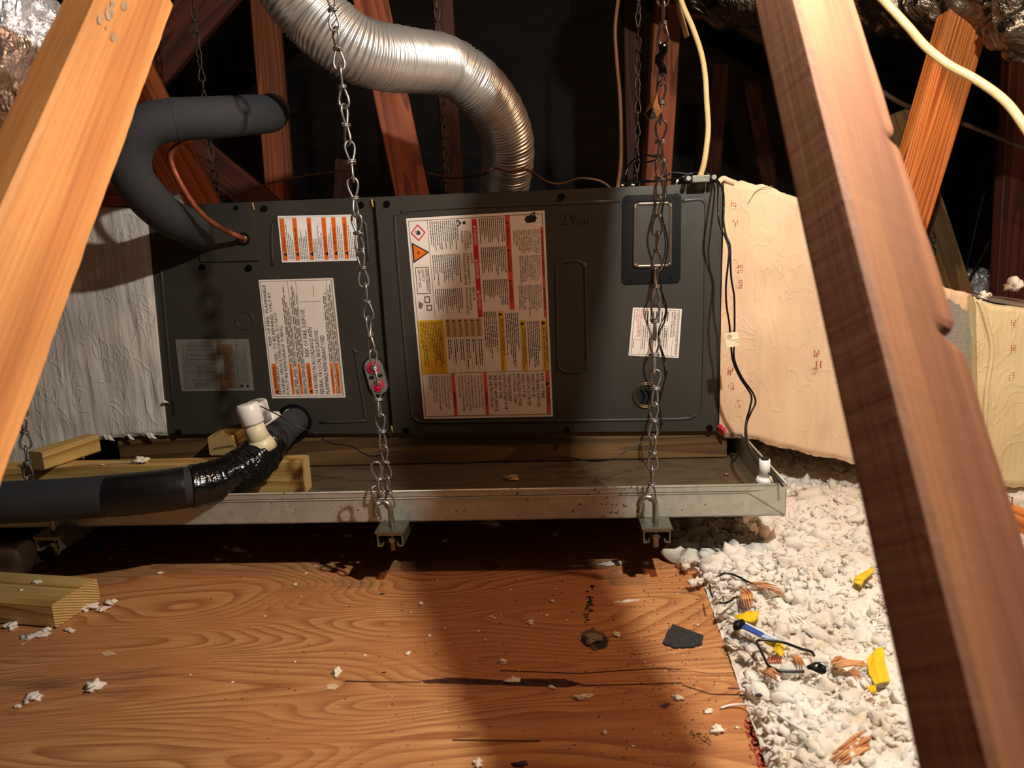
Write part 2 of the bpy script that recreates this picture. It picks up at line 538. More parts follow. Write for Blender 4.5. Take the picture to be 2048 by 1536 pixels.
def board(name, A, B, w_, t_, wide, mat, label, cat='beam', group=None, endmat=None, seg=14, parent=None, wob=.0015, seed=0):
    """sawn timber from A to B; wide = direction of the wide face's width; local X runs along the grain"""
    A = Vector(A); B = Vector(B); X = (B - A).normalized(); L = (B - A).length
    Yd = Vector(wide); Yd = (Yd - X * Yd.dot(X)).normalized(); Zd = X.cross(Yd)
    bm = bmesh.new(); rows = []
    c = min(w_, t_) * .07
    prof = [(-w_ / 2 + c, -t_ / 2), (w_ / 2 - c, -t_ / 2), (w_ / 2, -t_ / 2 + c), (w_ / 2, t_ / 2 - c), (w_ / 2 - c, t_ / 2), (-w_ / 2 + c, t_ / 2), (-w_ / 2, t_ / 2 - c), (-w_ / 2, -t_ / 2 + c)]
    for i in range(seg + 1):
        x = L * i / seg
        dy = wob * (mnoise.noise(Vector((x * 3, seed, 1))) if wob else 0); dz = wob * mnoise.noise(Vector((x * 3, seed, 9)))
        rows.append([bm.verts.new((x, y + dy, z + dz)) for y, z in prof])
    for i in range(seg):
        for k in range(8):
            bm.faces.new((rows[i][k], rows[i + 1][k], rows[i + 1][(k + 1) % 8], rows[i][(k + 1) % 8]))
    f1 = bm.faces.new(rows[0][::-1]); f2 = bm.faces.new(rows[-1])
    bmesh.ops.recalc_face_normals(bm, faces=bm.faces)
    f1.material_index = 1; f2.material_index = 1
    me = bpy.data.meshes.new(name); bm.to_mesh(me); bm.free()
    me.materials.append(mat); me.materials.append(endmat or mat)
    o = bpy.data.objects.new(name, me); COL.objects.link(o)
    R = Matrix((X, Yd, Zd)).transposed().to_4x4(); R.translation = A
    if parent is None:
        o.matrix_world = R; tag(o, label, cat, group)
    else:
        o.parent = parent; R.translation = A - Vector(parent['_base']); o.matrix_basis = R
        if label: o['label'] = label
    o['_base'] = list(A)
    return o


def struct(o, name=None):
    o['kind'] = 'structure'
    return o


# ================================================================== THE SETTING
edge_far = Zp(1385, 1105); edge_near = Zp(1535, 1536)
edge_d = (edge_near - edge_far) / (edge_near.y - edge_far.y)


def xe(y): return edge_far.x + (y - edge_far.y) * edge_d.x


mb = MB()
ys = (-.6, 2.6)
loop = [(-2.2, ys[0], 0), (xe(ys[0]), ys[0], 0), (xe(ys[1]), ys[1], 0), (-2.2, ys[1], 0)]
mb.prism(loop[::-1], Vector((0, 0, -.018)))
floor = struct(mb.build('floor', M_PLY, loc=(0, 0, 0)))
mb = MB(); mb.box((-3, -1, -.2), Vector((6, 0, 0)), Vector((0, 6.4, 0)), Vector((0, 0, .02)))
struct(mb.build('floor_drywall', M_DRYWALL, loc=(0, 0, -.2)))
# gabled roof deck with rafters, far behind and above
mb = MB()
mb.add([(-3, -1, .9), (0, -1, 2.6), (0, 5.4, 2.6), (-3, 5.4, .9)], [(0, 1, 2, 3)])
mb.add([(3, -1, .9), (0, -1, 2.6), (0, 5.4, 2.6), (3, 5.4, .9)], [(3, 2, 1, 0)])
struct(mb.build('ceiling', M_ROOF, loc=(0, 2, 2.6)))
for nm, a, b in (('wall_back', (-3, 5.4), (3, 5.4)), ('wall_left', (-3, -1), (-3, 5.4)), ('wall_right', (3, 5.4), (3, -1)), ('wall_front', (3, -1), (-3, -1))):
    mb = MB(); A = Vector((*a, -.2)); B = Vector((*b, -.2)); d = (B - A)
    n_ = Vector((-d.y, d.x, 0)).normalized() * .02
    mb.box(A, d, n_, Vector((0, 0, 3.0 if nm in ('wall_back', 'wall_front') else 1.15)))
    struct(mb.build(nm, M_ROOF, loc=A))

# long torn split and smaller cracks in the plywood face
random.seed(3)


def ragged(pxl, z=.0006, jitter=2.0, n=8):
    """closed ragged outline given in frame pixels, laid on the floor"""
    out = []
    for i in range(len(pxl)):
        a = pxl[i]; b = pxl[(i + 1) % len(pxl)]
        for k in range(n):
            t = k / n
            out.append(Zp(a[0] + (b[0] - a[0]) * t + random.uniform(-jitter, jitter), a[1] + (b[1] - a[1]) * t + random.uniform(-jitter, jitter) * .5, z))
    return out


M_SPLIT = plain('split_wood_dark', (70, 38, 26), .95, nscale=150, namt=.6, bstr=1, bscale=300, bdist=.004)
mb = MB(); mb.add(L_ := ragged([(842, 1361), (900, 1355), (1010, 1360), (1040, 1356), (1130, 1358), (1168, 1369), (1130, 1374), (1040, 1371), (940, 1368), (850, 1366)], jitter=1.5), [tuple(range(len(L_)))])
mb.build('torn_split', M_SPLIT, parent=floor)
for k, pl in enumerate(([(690, 1362), (760, 1364), (842, 1364)], [(1165, 1371), (1230, 1370), (1290, 1368), (1365, 1366)], [(1000, 1341), (1080, 1344), (1160, 1347), (1240, 1341), (1320, 1337), (1380, 1339)], [(1365, 1370), (1420, 1388), (1497, 1390)], [(1455, 1376), (1480, 1377)], [(905, 1480), (980, 1481), (1080, 1482)])):
    mb = MB(); mb.tube([Zp(x, y, .0003) for x, y in pl], [(.0003, .0012)] * len(pl), 6, refup=UZ); mb.build('crack', M_SPLIT, parent=floor)
mb = MB(); mb.add(L_ := ragged([(1340, 1341), (1390, 1337), (1470, 1341), (1475, 1344), (1420, 1346), (1385, 1342)], jitter=1, z=.0009), [tuple(range(len(L_)))])
mb.build('lifted_splinter', M_SPLINT, parent=floor)
# marker smears and the red spray line on the cut edge
mb = MB()
for _ in range(34):
    t = random.random(); y = 1170 + t * 80; x = 1184 - 8 * t + random.gauss(0, 5 if t < .6 else 2)
    if t > .65: x = 1174 + random.gauss(0, 2.5)
    r = random.uniform(1.5, 6)
    q = [Zp(x + r * math.cos(a) * random.uniform(.5, 1.4), y + .5 * r * math.sin(a) * random.uniform(.5, 1.4), .0005) for a in (0, 1.2, 2.5, 3.8, 5)]
    mb.add(q, [(0, 1, 2, 3, 4)])
mb.build('soot_smear', M_MARK, parent=floor, kind='stuff')
mb = MB()
for _ in range(150):
    y = random.uniform(1440, 1536); d = abs(random.gauss(0, 4)) ; Q = Zp(1500, y); xx = xe(Q.y) - d * .0011 - .001
    r = random.uniform(.0006, .0018)
    mb.add([(xx + r * math.cos(a), Q.y + r * 1.6 * math.sin(a), .0006) for a in (0, 1.3, 2.5, 3.8, 5)], [(0, 1, 2, 3, 4)])
mb.build('red_edge_mark', plain('red_spray', (150, 44, 30), .8, bstr=0), parent=floor, kind='stuff')

# ================================================================== AIR HANDLER
TL, TR, BR, BL = (285, 412), (1446, 365), (1437, 863), (335, 868)
cTL, cTR, cBR, cBL = [Up(*p) for p in (TL, TR, BR, BL)]
ctr = (cBL + cBR) / 2
AH = empty('air_handler', ctr, 'dark grey horizontal air handler cabinet covered in warning labels on the timber beam', 'air handler')
back = -NX * .53
mb = MB(); e = -NX * .012
mb.prism([cBL + e, cBR + e, cTR + e, cTL + e], back)
mb.build('cabinet_shell', M_GREY, parent=AH, bevel=.003)


def sheet(pxl, name, mat, o=0.0, th=.011, parent=AH, bevel=.002, label=None):
    mb = MB(); L = [Up(x, y, o) for x, y in pxl]
    mb.prism(L[::-1], -NX * th)
    return mb.build(name, mat, parent=parent, bevel=bevel, label=label)


# front panels: left coil panel, right blower panel (parted by a dark seam), valve plate
sheet([(286, 412), (741, 398), (778, 867), (335, 868)], 'coil_panel', M_GREY)
sheet([(750, 397), (1445, 365), (1436, 862), (787, 866)], 'blower_panel', M_GREY)
sheet([(366, 411), (503, 406), (518, 521), (402, 524)], 'valve_plate', M_GREY, o=.0035, th=.004, bevel=.001)


def bead(name, pts, r=.0022, o=.0006, mat=M_GREY, corner=0, parent=AH, closed=False, label=None):
    mb = MB(); P_ = crom([Up(x, y, o) for x, y in pts], 4, closed); mb.tube(P_, [(r * .55, r * 1.3)] * len(P_), 8, closed, refup=NX)
    return mb.build(name, mat, parent=parent, label=label)


def rr(x0, y0, x1, y1, r, skew=0.0, tilt=0.0):
    """rounded rectangle in pixels; skew shifts x with y, tilt shifts y with x"""
    out = []
    for cx, cy, a0 in ((x1 - r, y0 + r, -90), (x1 - r, y1 - r, 0), (x0 + r, y1 - r, 90), (x0 + r, y0 + r, 180)):
        for k in range(5):
            a = math.radians(a0 + k * 22.5); out.append((cx + r * math.cos(a), cy + r * math.sin(a)))
    ym = (y0 + y1) / 2; xm = (x0 + x1) / 2
    return [(x + skew * (y - ym), y + tilt * (x - xm)) for x, y in out]


bead('embossed_line', [(800, 425), (840, 419), (1000, 411), (1240, 402)])
bead('embossed_line', [(1364, 402), (1390, 399), (1405, 400), (1412, 412), (1412, 440), (1410, 600), (1408, 700), (1405, 800), (1400, 822), (1385, 834), (1360, 838), (1200, 841), (1000, 843), (860, 845), (830, 838), (822, 815), (805, 640), (790, 450), (795, 430), (800, 425)])
bead('embossed_line', rr(1114, 522, 1172, 744, 18, .02, -.03), closed=True)
bead('embossed_line', [(545, 530), (543, 470), (546, 446), (556, 438)])
bead('embossed_line', [(716, 440), (728, 446), (732, 460), (736, 520)])
bead('embossed_line', [(705, 700), (712, 705), (712, 720), (730, 830), (722, 842), (640, 845)])
bead('embossed_line', [(318, 500), (348, 830)])
bead('knockout_ring', [(489 + 17 * math.cos(a), 641 + 17 * math.sin(a)) for a in [k * math.pi / 6 for k in range(12)]], r=.0012, closed=True)
# seam filler: cream sealant at the ends of the seams
for pl in ([(743, 399), (746, 414)], [(783, 852), (785, 866)], [(505, 405), (508, 420)]):
    mb = MB(); mb.tube([Up(x, y, .003) for x, y in pl], .0018, 6); mb.build('sealant_dab', M_GLUE, parent=AH)
for (x, y) in ((474, 416), (529, 417), (498, 536), (722, 410), (774, 408), (1123, 394), (812, 861), (1133, 860), (1419, 856), (357, 864), (446, 862), (405, 534)):
    mb = MB(); c = Up(x, y, 0)
    hexp = [c + (HX * math.cos(a) + UZ * math.sin(a)) * .0048 for a in [k * math.pi / 3 for k in range(6)]]
    mb.prism(hexp, NX * .005)
    wash = [c + (HX * math.cos(a) + UZ * math.sin(a)) * .0062 for a in [k * math.pi / 8 for k in range(16)]]
    mb.prism(wash, NX * .0018)
    mb.build('screw', M_BLKMETAL, parent=AH)
# black filter/heater bezel with recessed window
bz = [Up(x, y, .004) for x, y in rr(1245, 389, 1362, 566, 9, -.01, -.03)]
bzi = [Up(x, y, .004) for x, y in rr(1266, 402, 1344, 537, 9, -.01, -.03)]
mb = MB(); n_ = len(bz)
front = bz + bzi; mb.add(front, [(i, (i + 1) % n_, n_ + (i + 1) % n_, n_ + i) for i in range(n_)])
mb.add(bz + [p - NX * .004 for p in bz], [(i, n_ + i, n_ + (i + 1) % n_, (i + 1) % n_) for i in range(n_)])
mb.add(bzi + [p - NX * .004 for p in bzi], [(i, (i + 1) % n_, n_ + (i + 1) % n_, n_ + i) for i in range(n_)])
BZ = mb.build('cover_bezel', M_BLKPL, parent=AH, label='black plastic bezel')
sheet(rr(1268, 405, 1342, 534, 8, -.01, -.03), 'cover_window', M_GREY, o=.0055, th=.005, parent=BZ, bevel=.0015)
bead('window_bead', rr(1270, 407, 1341, 532, 8, -.01, -.03), r=.0024, o=.006, mat=plain('bezel_edge', (110, 98, 84), .3, .6), parent=BZ, closed=True)
for (x, y) in ((1257, 398), (1353, 392), (1263, 556), (1343, 551)):
    mb = MB(); c = Up(x, y, .004); mb.prism([c + (HX * math.cos(a) + UZ * math.sin(a)) * .0052 for a in [k * math.pi / 5 for k in range(10)]], NX * .0015)
    mb.build('bezel_screw', M_BLKPL, parent=BZ)
# round port with metal ring near the bottom right
PC = Up(1292, 790, .001)
mb = MB()
for r_, rr_ in ((.0245, .0014), (.0215, .0012)):
    mb.tube([PC + (HX * math.cos(a) + UZ * math.sin(a)) * r_ + NX * .001 for a in [k * math.pi / 16 for k in range(32)]], rr_, 8, True)
PR = mb.build('port_ring', plain('port_ring_metal', (130, 112, 84), .3, .8), parent=AH)
mb = MB(); mb.prism([PC + (HX * math.cos(a) + UZ * math.sin(a)) * .0215 for a in [k * math.pi / 16 for k in range(32)]], NX * .0006); mb.build('port_hole', M_GREYD, parent=PR)
for dx in (-.006, .004):
    mb = MB(); mb.tube(crom([PC + HX * (dx - .004) + UZ * .014 + NX * .002, PC + HX * (dx + .003) + NX * .004, PC + HX * (dx - .002) - UZ * .014 + NX * .002], 5), .002, 8)
    mb.build('port_lead', M_WIRE, parent=PR)
# grey stadium plate with two pink plugs over the seam
C1, C2 = Up(748, 734, .002), Up(758, 770, .002)
ax = (C1 - C2).normalized(); sd = NX.cross(ax)


def stadium(ca, cb, r, lift, n=12):
    out = []
    for k in range(n + 1): a = math.pi * k / n; out.append(ca + (sd * math.cos(a) + ax * math.sin(a)) * r + NX * lift)
    for k in range(n + 1): a = math.pi * k / n; out.append(cb + (-sd * math.cos(a) - ax * math.sin(a)) * r + NX * lift)
    return out


mb = MB(); mb.prism(stadium(C1, C2, .0215, -.001), NX * .003); mb.build('plate_gasket', M_GREYD, parent=AH)
mb = MB(); mb.prism(stadium(C1, C2, .0178, .002), NX * .003); PLT = mb.build('port_plate', M_PLATE, parent=AH, label='grey oblong plate with two pink plugs', bevel=.0008)
for cc in (C1, C2):
    mb = MB(); mb.prism([cc + (HX * math.cos(a) + UZ * math.sin(a)) * .0122 + NX * .004 for a in [k * math.pi / 10 for k in range(20)]], NX * .0035)
    mb.prism([cc + (HX * math.cos(a) + UZ * math.sin(a)) * .006 + NX * .006 for a in [k * math.pi / 8 for k in range(16)]], NX * .004)
    mb.build('pink_plug', M_PINK, parent=PLT)
for s_ in (-1, 1):
    cc = (C1 + C2) / 2 + sd * (.009 * s_)
    mb = MB(); mb.prism([cc + (sd * math.cos(a) * .0052 + ax * math.sin(a) * .0035) + NX * .0052 for a in [k * math.pi / 5 for k in range(10)]], NX * .0004); mb.build('slot', M_GREYD, parent=PLT)
# handwritten "2ton"
mb = MB()
for st in ([(1121, 434), (1126, 429), (1132, 432), (1131, 440), (1122, 449), (1130, 447), (1136, 449)], [(1146, 427), (1146, 440), (1148, 448)], [(1141, 434), (1153, 431)],
           [(1160, 438), (1156, 442), (1157, 447), (1162, 447), (1164, 442), (1160, 438)], [(1170, 438), (1170, 448)], [(1170, 441), (1175, 437), (1177, 441), (1177, 447)]):
    P_ = crom([Up(x, y, .0008) for x, y in st], 4); mb.tube(P_, [(.0003, .0011)] * len(P_), 6, refup=NX)
mb.build('handwriting', M_MARK, parent=AH, label='handwritten 2ton in dark marker')
# cable connector on the top right
tz = cTR.z
cc = Yp(1400, 362, 1.33); cc.z = tz + .004
CN = None
mb = MB(); mb.box(cc - HX * .016 + NX * .01 - UZ * .004, HX * .032, -NX * .022, UZ * .013); CN = mb.build('cable_connector', M_STRUT, parent=AH, bevel=.002)
for s_ in (-1, 1):
    mb = MB(); p = cc + HX * .022 * s_ + UZ * .004; mb.tube([p + NX * .014, p - NX * .012], .0042, 10); mb.build('clamp_screw', M_GALV, parent=CN)
mb = MB(); mb.tube(crom([Up(1436, 366, .004), Up(1446, 357, .002), Up(1456, 361, .002), Up(1470, 366, .004)], 5), .005, 8); mb.build('sealant_bead', M_MASTR, parent=AH)


# ---- printed labels -------------------------------------------------------------
_tc = {}


def glyphs(txt):
    if txt not in _tc:
        c = bpy.data.curves.new('t', 'FONT'); c.body = txt; c.resolution_u = 1; c.size = 1
        o = bpy.data.objects.new('t', c); me = o.to_mesh()
        v = np.array([x.co[:2] for x in me.vertices]) if len(me.vertices) else np.zeros((1, 2))
        f = [tuple(p.vertices) for p in me.polygons]
        o.to_mesh_clear(); bpy.data.objects.remove(o); bpy.data.curves.remove(c)
        v = v - v.min(0); _tc[txt] = (v, f, v.max(0) + 1e-9)
    return _tc[txt]


class Label:
    def __init__(s, corners, o=.0012, flip=False):
        s.c = [Up(x, y, o) for x, y in corners]; s.paper = MB(); s.ink = MB()

    def at(s, a, b, l=0):
        c = s.c; return (c[0] * (1 - a) + c[1] * a) * (1 - b) + (c[3] * (1 - a) + c[2] * a) * b + NX * l

    def rect(s, a0, b0, a1, b1, mi, l=.0002, ink=False):
        (s.ink if ink else s.paper).add([s.at(a0, b1, l), s.at(a1, b1, l), s.at(a1, b0, l), s.at(a0, b0, l)], [(0, 1, 2, 3)], mi)

    def base(s, mi=0):
        s.paper.prism([s.at(0, 1), s.at(1, 1), s.at(1, 0), s.at(0, 0)], -NX * .0008, mi)

    def frame(s, a0, b0, a1, b1, th=.0025, mi=0):
        tb = th * .7
        for r in ((a0, b0, a1, b0 + tb), (a0, b1 - tb, a1, b1), (a0, b0, a0 + th, b1), (a1 - th, b0, a1, b1)): s.rect(*r, mi, .0003, True)

    def poly(s, pts, mi, l=.00045): s.ink.add([s.at(a, b, l) for a, b in pts][::-1], [tuple(range(len(pts)))], mi)

    def text(s, txt, a0, b0, a1, b1, ori='cw', mi=0):
        """fit txt in the box; cw reads downward (letter tops to the right), ccw reads upward, h normal"""
        v, f, mx = glyphs(txt); x = v[:, 0] / mx[0]; y = v[:, 1] / mx[1]
        if ori == 'cw': A = a0 + (a1 - a0) * y; B = b0 + (b1 - b0) * x
        elif ori == 'ccw': A = a1 - (a1 - a0) * y; B = b1 - (b1 - b0) * x
        else: A = a0 + (a1 - a0) * x; B = b1 - (b1 - b0) * y
        s.ink.add([s.at(p, q, .00045) for p, q in zip(A, B)], f, mi)

    def lines(s, rows, a0, b0, a1, b1, ori='cw', mi=0, fill=.7, full=None):
        """text lines stacked; cw stacks right to left, ccw left to right"""
        n = len(rows); h = (a1 - a0) / n; mxl = full or max(len(r) for r in rows)
        for k, r in enumerate(rows):
            if not r: continue
            A1 = a1 - k * h if ori == 'cw' else a0 + (k + 1) * h
            A0 = A1 - h * fill if ori == 'cw' else A1 - h
            if ori == 'ccw': A1 = A0 + h * fill
            pad = (b1 - b0) * (len(r) - len(r.lstrip())) / mxl; r = r.strip()
            ln = (b1 - b0) * len(r) / mxl
            if ori == 'cw': s.text(r, A0, b0 + pad, A1, b0 + pad + ln, ori, mi)
            else: s.text(r, A0, b1 - pad - ln, A1, b1 - pad, ori, mi)

    def micro(s, a0, b0, a1, b1, n, ori='cw', mi=0, fill=.42, wmin=.55):
        """rows of print too small to read: word-length dashes"""
        h = (a1 - a0) / n
        for k in range(n):
            x0 = a0 + k * h + h * .3; L = (b1 - b0) * random.uniform(wmin, 1)
            t = 0
            while t < L:
                wl = min(L - t, (b1 - b0) * random.uniform(.04, .14))
                if ori == 'cw': s.rect(x0, b0 + t, x0 + h * fill, b0 + t + wl, mi, .00035, True)
                else: s.rect(x0, b1 - t - wl, x0 + h * fill, b1 - t, mi, .00035, True)
                t += wl + (b1 - b0) * .018

    def done(s, name, label, mats, inkmats):
        p = s.paper.build(name, mats, parent=AH, label=label)
        s.ink.build('lettering', inkmats, parent=p)
        return p


random.seed(11)
PM = [M_PAPER, M_ORANGE, M_REDOR, M_RED, M_YEL, M_TAN, M_WHITE]; IM = [M_INK, M_INKG, M_RED, M_ORANGE, M_WHITE]
# -- large multi-language label on the blower panel
L = Label([(812, 437), (1089, 421), (1106, 833), (848, 838)]); L.base()
L.frame(.015, .012, .985, .988, .004, 1)
for cx, cy, sc in ((.08, .07, .056),):
    R_ = [(cx, cy - sc * .72), (cx + sc, cy), (cx, cy + sc * .72), (cx - sc, cy)]
    for k in range(4):
        a, b = R_[k], R_[(k + 1) % 4]; f_ = lambda p: (cx + (p[0] - cx) * .8, cy + (p[1] - cy) * .8)
        L.poly([a, b, f_(b), f_(a)], 2)


def flame(cx, cy, sc):
    pts = [(-.5, -.5), (-.5, .4), (-.2, .65), (.1, .55), (.35, .6), (.15, .35), (.55, .3), (.25, .1), (.75, -.02), (.2, -.15), (.5, -.35), (.1, -.3), (.25, -.6), (-.2, -.55)]
    L.ink.add([L.at(cx + x * sc, cy + y * sc * .68, .0005) for x, y in pts] + [L.at(cx - .1 * sc, cy, .0005)], [(i, (i + 1) % 14, 14)[::-1] for i in range(14)], 0)
    L.poly([(cx - .85 * sc, cy - .4 * sc), (cx - .7 * sc, cy - .4 * sc), (cx - .7 * sc, cy + .4 * sc), (cx - .85 * sc, cy + .4 * sc)], 0)


flame(.085, .07, .026)
L.poly([(.025, .115), (.025, .215), (.15, .165)], 0, .0004); L.poly([(.036, .126), (.036, .204), (.133, .165)], 3, .0005)
L.ink.v = L.ink.v; flame(.07, .165, .022)
L.frame(.035, .235, .135, .365, .004)
L.lines(['REFRIGERANT', 'SAFETY', 'GROUP A2L'], .045, .245, .128, .355, 'cw', 0, .72, 11)
L.frame(.085, .378, .125, .41, .006); L.frame(.095, .42, .135, .448, .006); L.poly([(.04, .40), (.075, .415), (.055, .44), (.035, .43)], 1)
L.rect(.152, .012, .155, .49, 1, .0003, True)
for r in ((.475, .02, .51, .49, 3), (.715, .01, .75, .46, 2), (.965, .075, .985, .505, 2)): L.rect(*r)
for b, t in ((.07, 'DANGER'), (.23, 'DANGER'), (.38, 'PELIGRO')):
    L.text(t, .482, b, .503, b + .075, 'cw', 4); L.poly([(.483, b - .02), (.483, b - .006), (.503, b - .013)], 4)
for b, t in ((.06, 'WARNING'), (.19, 'AVERTISSEMENT'), (.335, 'ADVERTENCIA')):
    L.text(t, .721, b, .742, b + .09, 'cw'); L.poly([(.723, b - .02), (.723, b - .006), (.743, b - .013)], 0)
for b, t in ((.11, 'WARNING'), (.22, 'AVERTISSEMENT'), (.38, 'ADVERTENCIA')):
    L.text(t, .969, b, .982, b + .085, 'cw'); L.poly([(.97, b - .018), (.97, b - .006), (.983, b - .012)], 0)
for b0, b1, rows in ((.075, .165, ['CARBON', 'MONOXIDE', 'POISONING', 'HAZARD']), (.18, .33, ['RISQUE', "D'EMPOISONNEMENT AU", 'MONOXYDE DE CARBONE']), (.345, .475, ['RIESGO DE', 'INTOXICACION POR', 'MONOXIDO DE CARBONO'])):
    L.lines(rows, .385, b0, .465, b1, 'cw', 0, .7)
for b0, b1 in ((.02, .165), (.18, .33), (.345, .475)): L.micro(.165, b0, .375, b1, 14, 'cw', 0, .34)
for b0, b1 in ((.02, .14), (.155, .30), (.31, .44)): L.micro(.525, b0, .71, b1, 13, 'cw', 0, .36)
L.ink.add([L.at(.42 + .012 * math.cos(a), .035 + .008 * math.sin(a), .0005) for a in [k * .785 for k in range(8)]][::-1], [tuple(range(8))], 0)
L.poly([(.365, .02), (.375, .02), (.40, .035), (.375, .052), (.365, .052), (.385, .036)], 0)
L.poly([(.87, .02), (.93, .018), (.945, .03), (.93, .05), (.87, .052), (.855, .035)], 0)
L.ink.tube([L.at(a, b, .0006) for a, b in ((.90, .018), (.915, .008), (.935, .012), (.925, .004))], .0012, 6)
for b0, b1, rows in ((.085, .195, ['RISK OF ELECTRIC', 'SHOCK. CAN CAUSE', 'INJURY OR DEATH', 'DISCONNECT ALL', 'REMOTE ELECTRIC', 'POWER SUPPLIES', 'BEFORE SERVICING', 'THIS COMPARTMENT', 'MUST BE CLOSED', 'EXCEPT WHEN', 'SERVICING']),
                     (.205, .335, ['DANGER DE CHOC', 'ELECTRIQUE OU DE', 'MORT. COUPEZ TOUT', 'LE COURANT AVANT', 'TOUT ENTRETIEN OU', 'REPARATION. LE', 'COMPARTIMENT DOIT', 'RESTER FERME SAUF', 'PENDANT LENTRETIEN', '', '']),
                     (.345, .495, ['PELIGRO DE CHOQUE', 'ELECTRICO O MUERTE', 'DESCONECTE TODAS LAS', 'FUENTES DE ENERGIA', 'ELECTRICA ANTES DE', 'MANTENIMIENTO O SERVICIO', 'TECNICO. EL', 'COMPARTIMIENTO DEBE', 'PERMANECER CERRADO', 'EXCEPTO DURANTE EL', ''])):
    L.lines(rows, .765, b0, .955, b1, 'cw', 0, .74)
# yellow middle band
L.rect(.015, .495, .215, .765, 4)
L.micro(.03, .505, .2, .755, 14, 'cw', 0, .34, .5)
for k in range(6):
    a0 = .228 + k * .046; L.rect(a0, .495, a0 + .036, .585, 5); L.text('CAUTION', a0 + .008, .515, a0 + .028, .578, 'cw', 1)
    L.poly([(a0 + .008, .499), (a0 + .008, .51), (a0 + .028, .505)], 0)
    L.micro(a0 + .004, .595, a0 + .036, .75, 2, 'cw', 0, .4, .4); L.rect(a0 + .041, .495, a0 + .0425, .765, 1, .0003, True)
for a0, a1, b0, rows in ((.625, .665, .465, ['ATENCION - INSTALADOR', '(ANTES DE ENCENDER LA UNIDAD)']), (.785, .825, .515, ['ATTENTION - INSTALLATEUR', "(AVANT D'OPERER L'APPAREIL)"]), (.94, .985, .515, ['CAUTION - INSTALLER', '(BEFORE OPERATING UNIT)'])):
    L.rect(a0, b0, a1, .765, 4); L.lines(rows, a0 + .004, b0 + .035, a1 - .002, .755, 'cw', 0, .8)
    L.poly([(a0 + .006, b0 + .006), (a0 + .006, b0 + .026), (a1 - .006, b0 + .016)], 0)
L.micro(.515, .465, .615, .755, 7, 'cw', 0, .36); L.micro(.675, .475, .775, .755, 7, 'cw', 0, .36); L.micro(.835, .52, .93, .755, 7, 'cw', 0, .36)
L.rect(.015, .765, .985, .767, 1, .0003, True)
L.rect(.955, .769, .985, .985, 2); L.text('WARNING', .959, .85, .982, .945, 'cw'); L.poly([(.958, .82), (.958, .845), (.984, .832)], 0)
L.lines(['RISK OF FIRE -', 'AUXILIARY DEVICES', 'WHICH MAY BE', 'IGNITION SOURCES', 'SHALL NOT BE', 'INSTALLED IN THE', 'DUCTWORK, OTHER', 'THAN AUXILIARY', 'DEVICES LISTED FOR', 'USE WITH THE', 'SPECIFIC APPLIANCE.', 'SEE INSTRUCTIONS.'], .515, .778, .945, .97, 'cw', 0, .72)
for a, t in ((.485, 'AVERTISSEMENT'), (.24, 'ADVERTENCIA')):
    L.rect(a, .769, a + .026, .985, 2); L.text(t, a + .004, .86, a + .022, .94, 'cw')
L.lines(["RISQUE D'INCENDIE - LES APPAREILS", 'AUXILIAIRES QUI PEUVENT ETRE UNE', "SOURCE D'IGNITION, AUTRES QUE LES", 'APPAREILS AUXILIAIRES HOMOLOGUES', "POUR UNE UTILISATION AVEC L'APPAREIL", 'SPECIFIQUE, NE DOIVENT PAS ETRE', 'INSTALLES DANS LE SYSTEME DE GAINES.', 'VOIR LES INSTRUCTIONS.'], .28, .778, .475, .965, 'cw', 0, .66)
L.lines(['RIESGO DE INCENDIO - LOS', 'DISPOSITIVOS AUXILIARES QUE PUEDEN', 'SER FUENTES DE IGNICION NO DEBEN', 'INSTALARSE EN LOS CONDUCTOS,', 'EXCEPTO LOS DISPOSITIVOS AUXILIARES', 'ENUMERADOS PARA USAR CON EL', 'APARATO ESPECIFICO. VEA LAS', 'INSTRUCCIONES'], .06, .778, .235, .955, 'cw', 0, .66)
L.done('warning_label', 'large peach warning label with red and yellow bands', PM, IM)

# -- label with six orange bars
L = Label([(555, 432), (711, 429), (717, 521), (564, 525)]); L.base(6)
L.frame(.02, .03, .985, .97, .004, 1)
for k, (a, t) in enumerate(((.025, 'WARNING'), (.185, 'ADVERTENCIA'), (.37, 'AVERTISSEMENT'), (.56, 'WARNING'), (.685, 'ADVERTENCIA'), (.825, 'AVERTISSEMENT'))):
    L.rect(a, .05, a + .055, .96, 1); L.text(t, a + .014, .78 - .058 * len(t) * .8, a + .042, .76, 'ccw', 0)
    L.poly([(a + .008, .83), (a + .05, .78), (a + .05, .88)], 0)
    e_ = [.175, .36, .55, .675, .815, .975][k]
    L.micro(a + .062, .14, e_, .94, max(3, int((e_ - a - .06) / .02)), 'ccw', 1, .4, .5)
L.done('caution_label', 'white label with six orange bars', PM, IM)

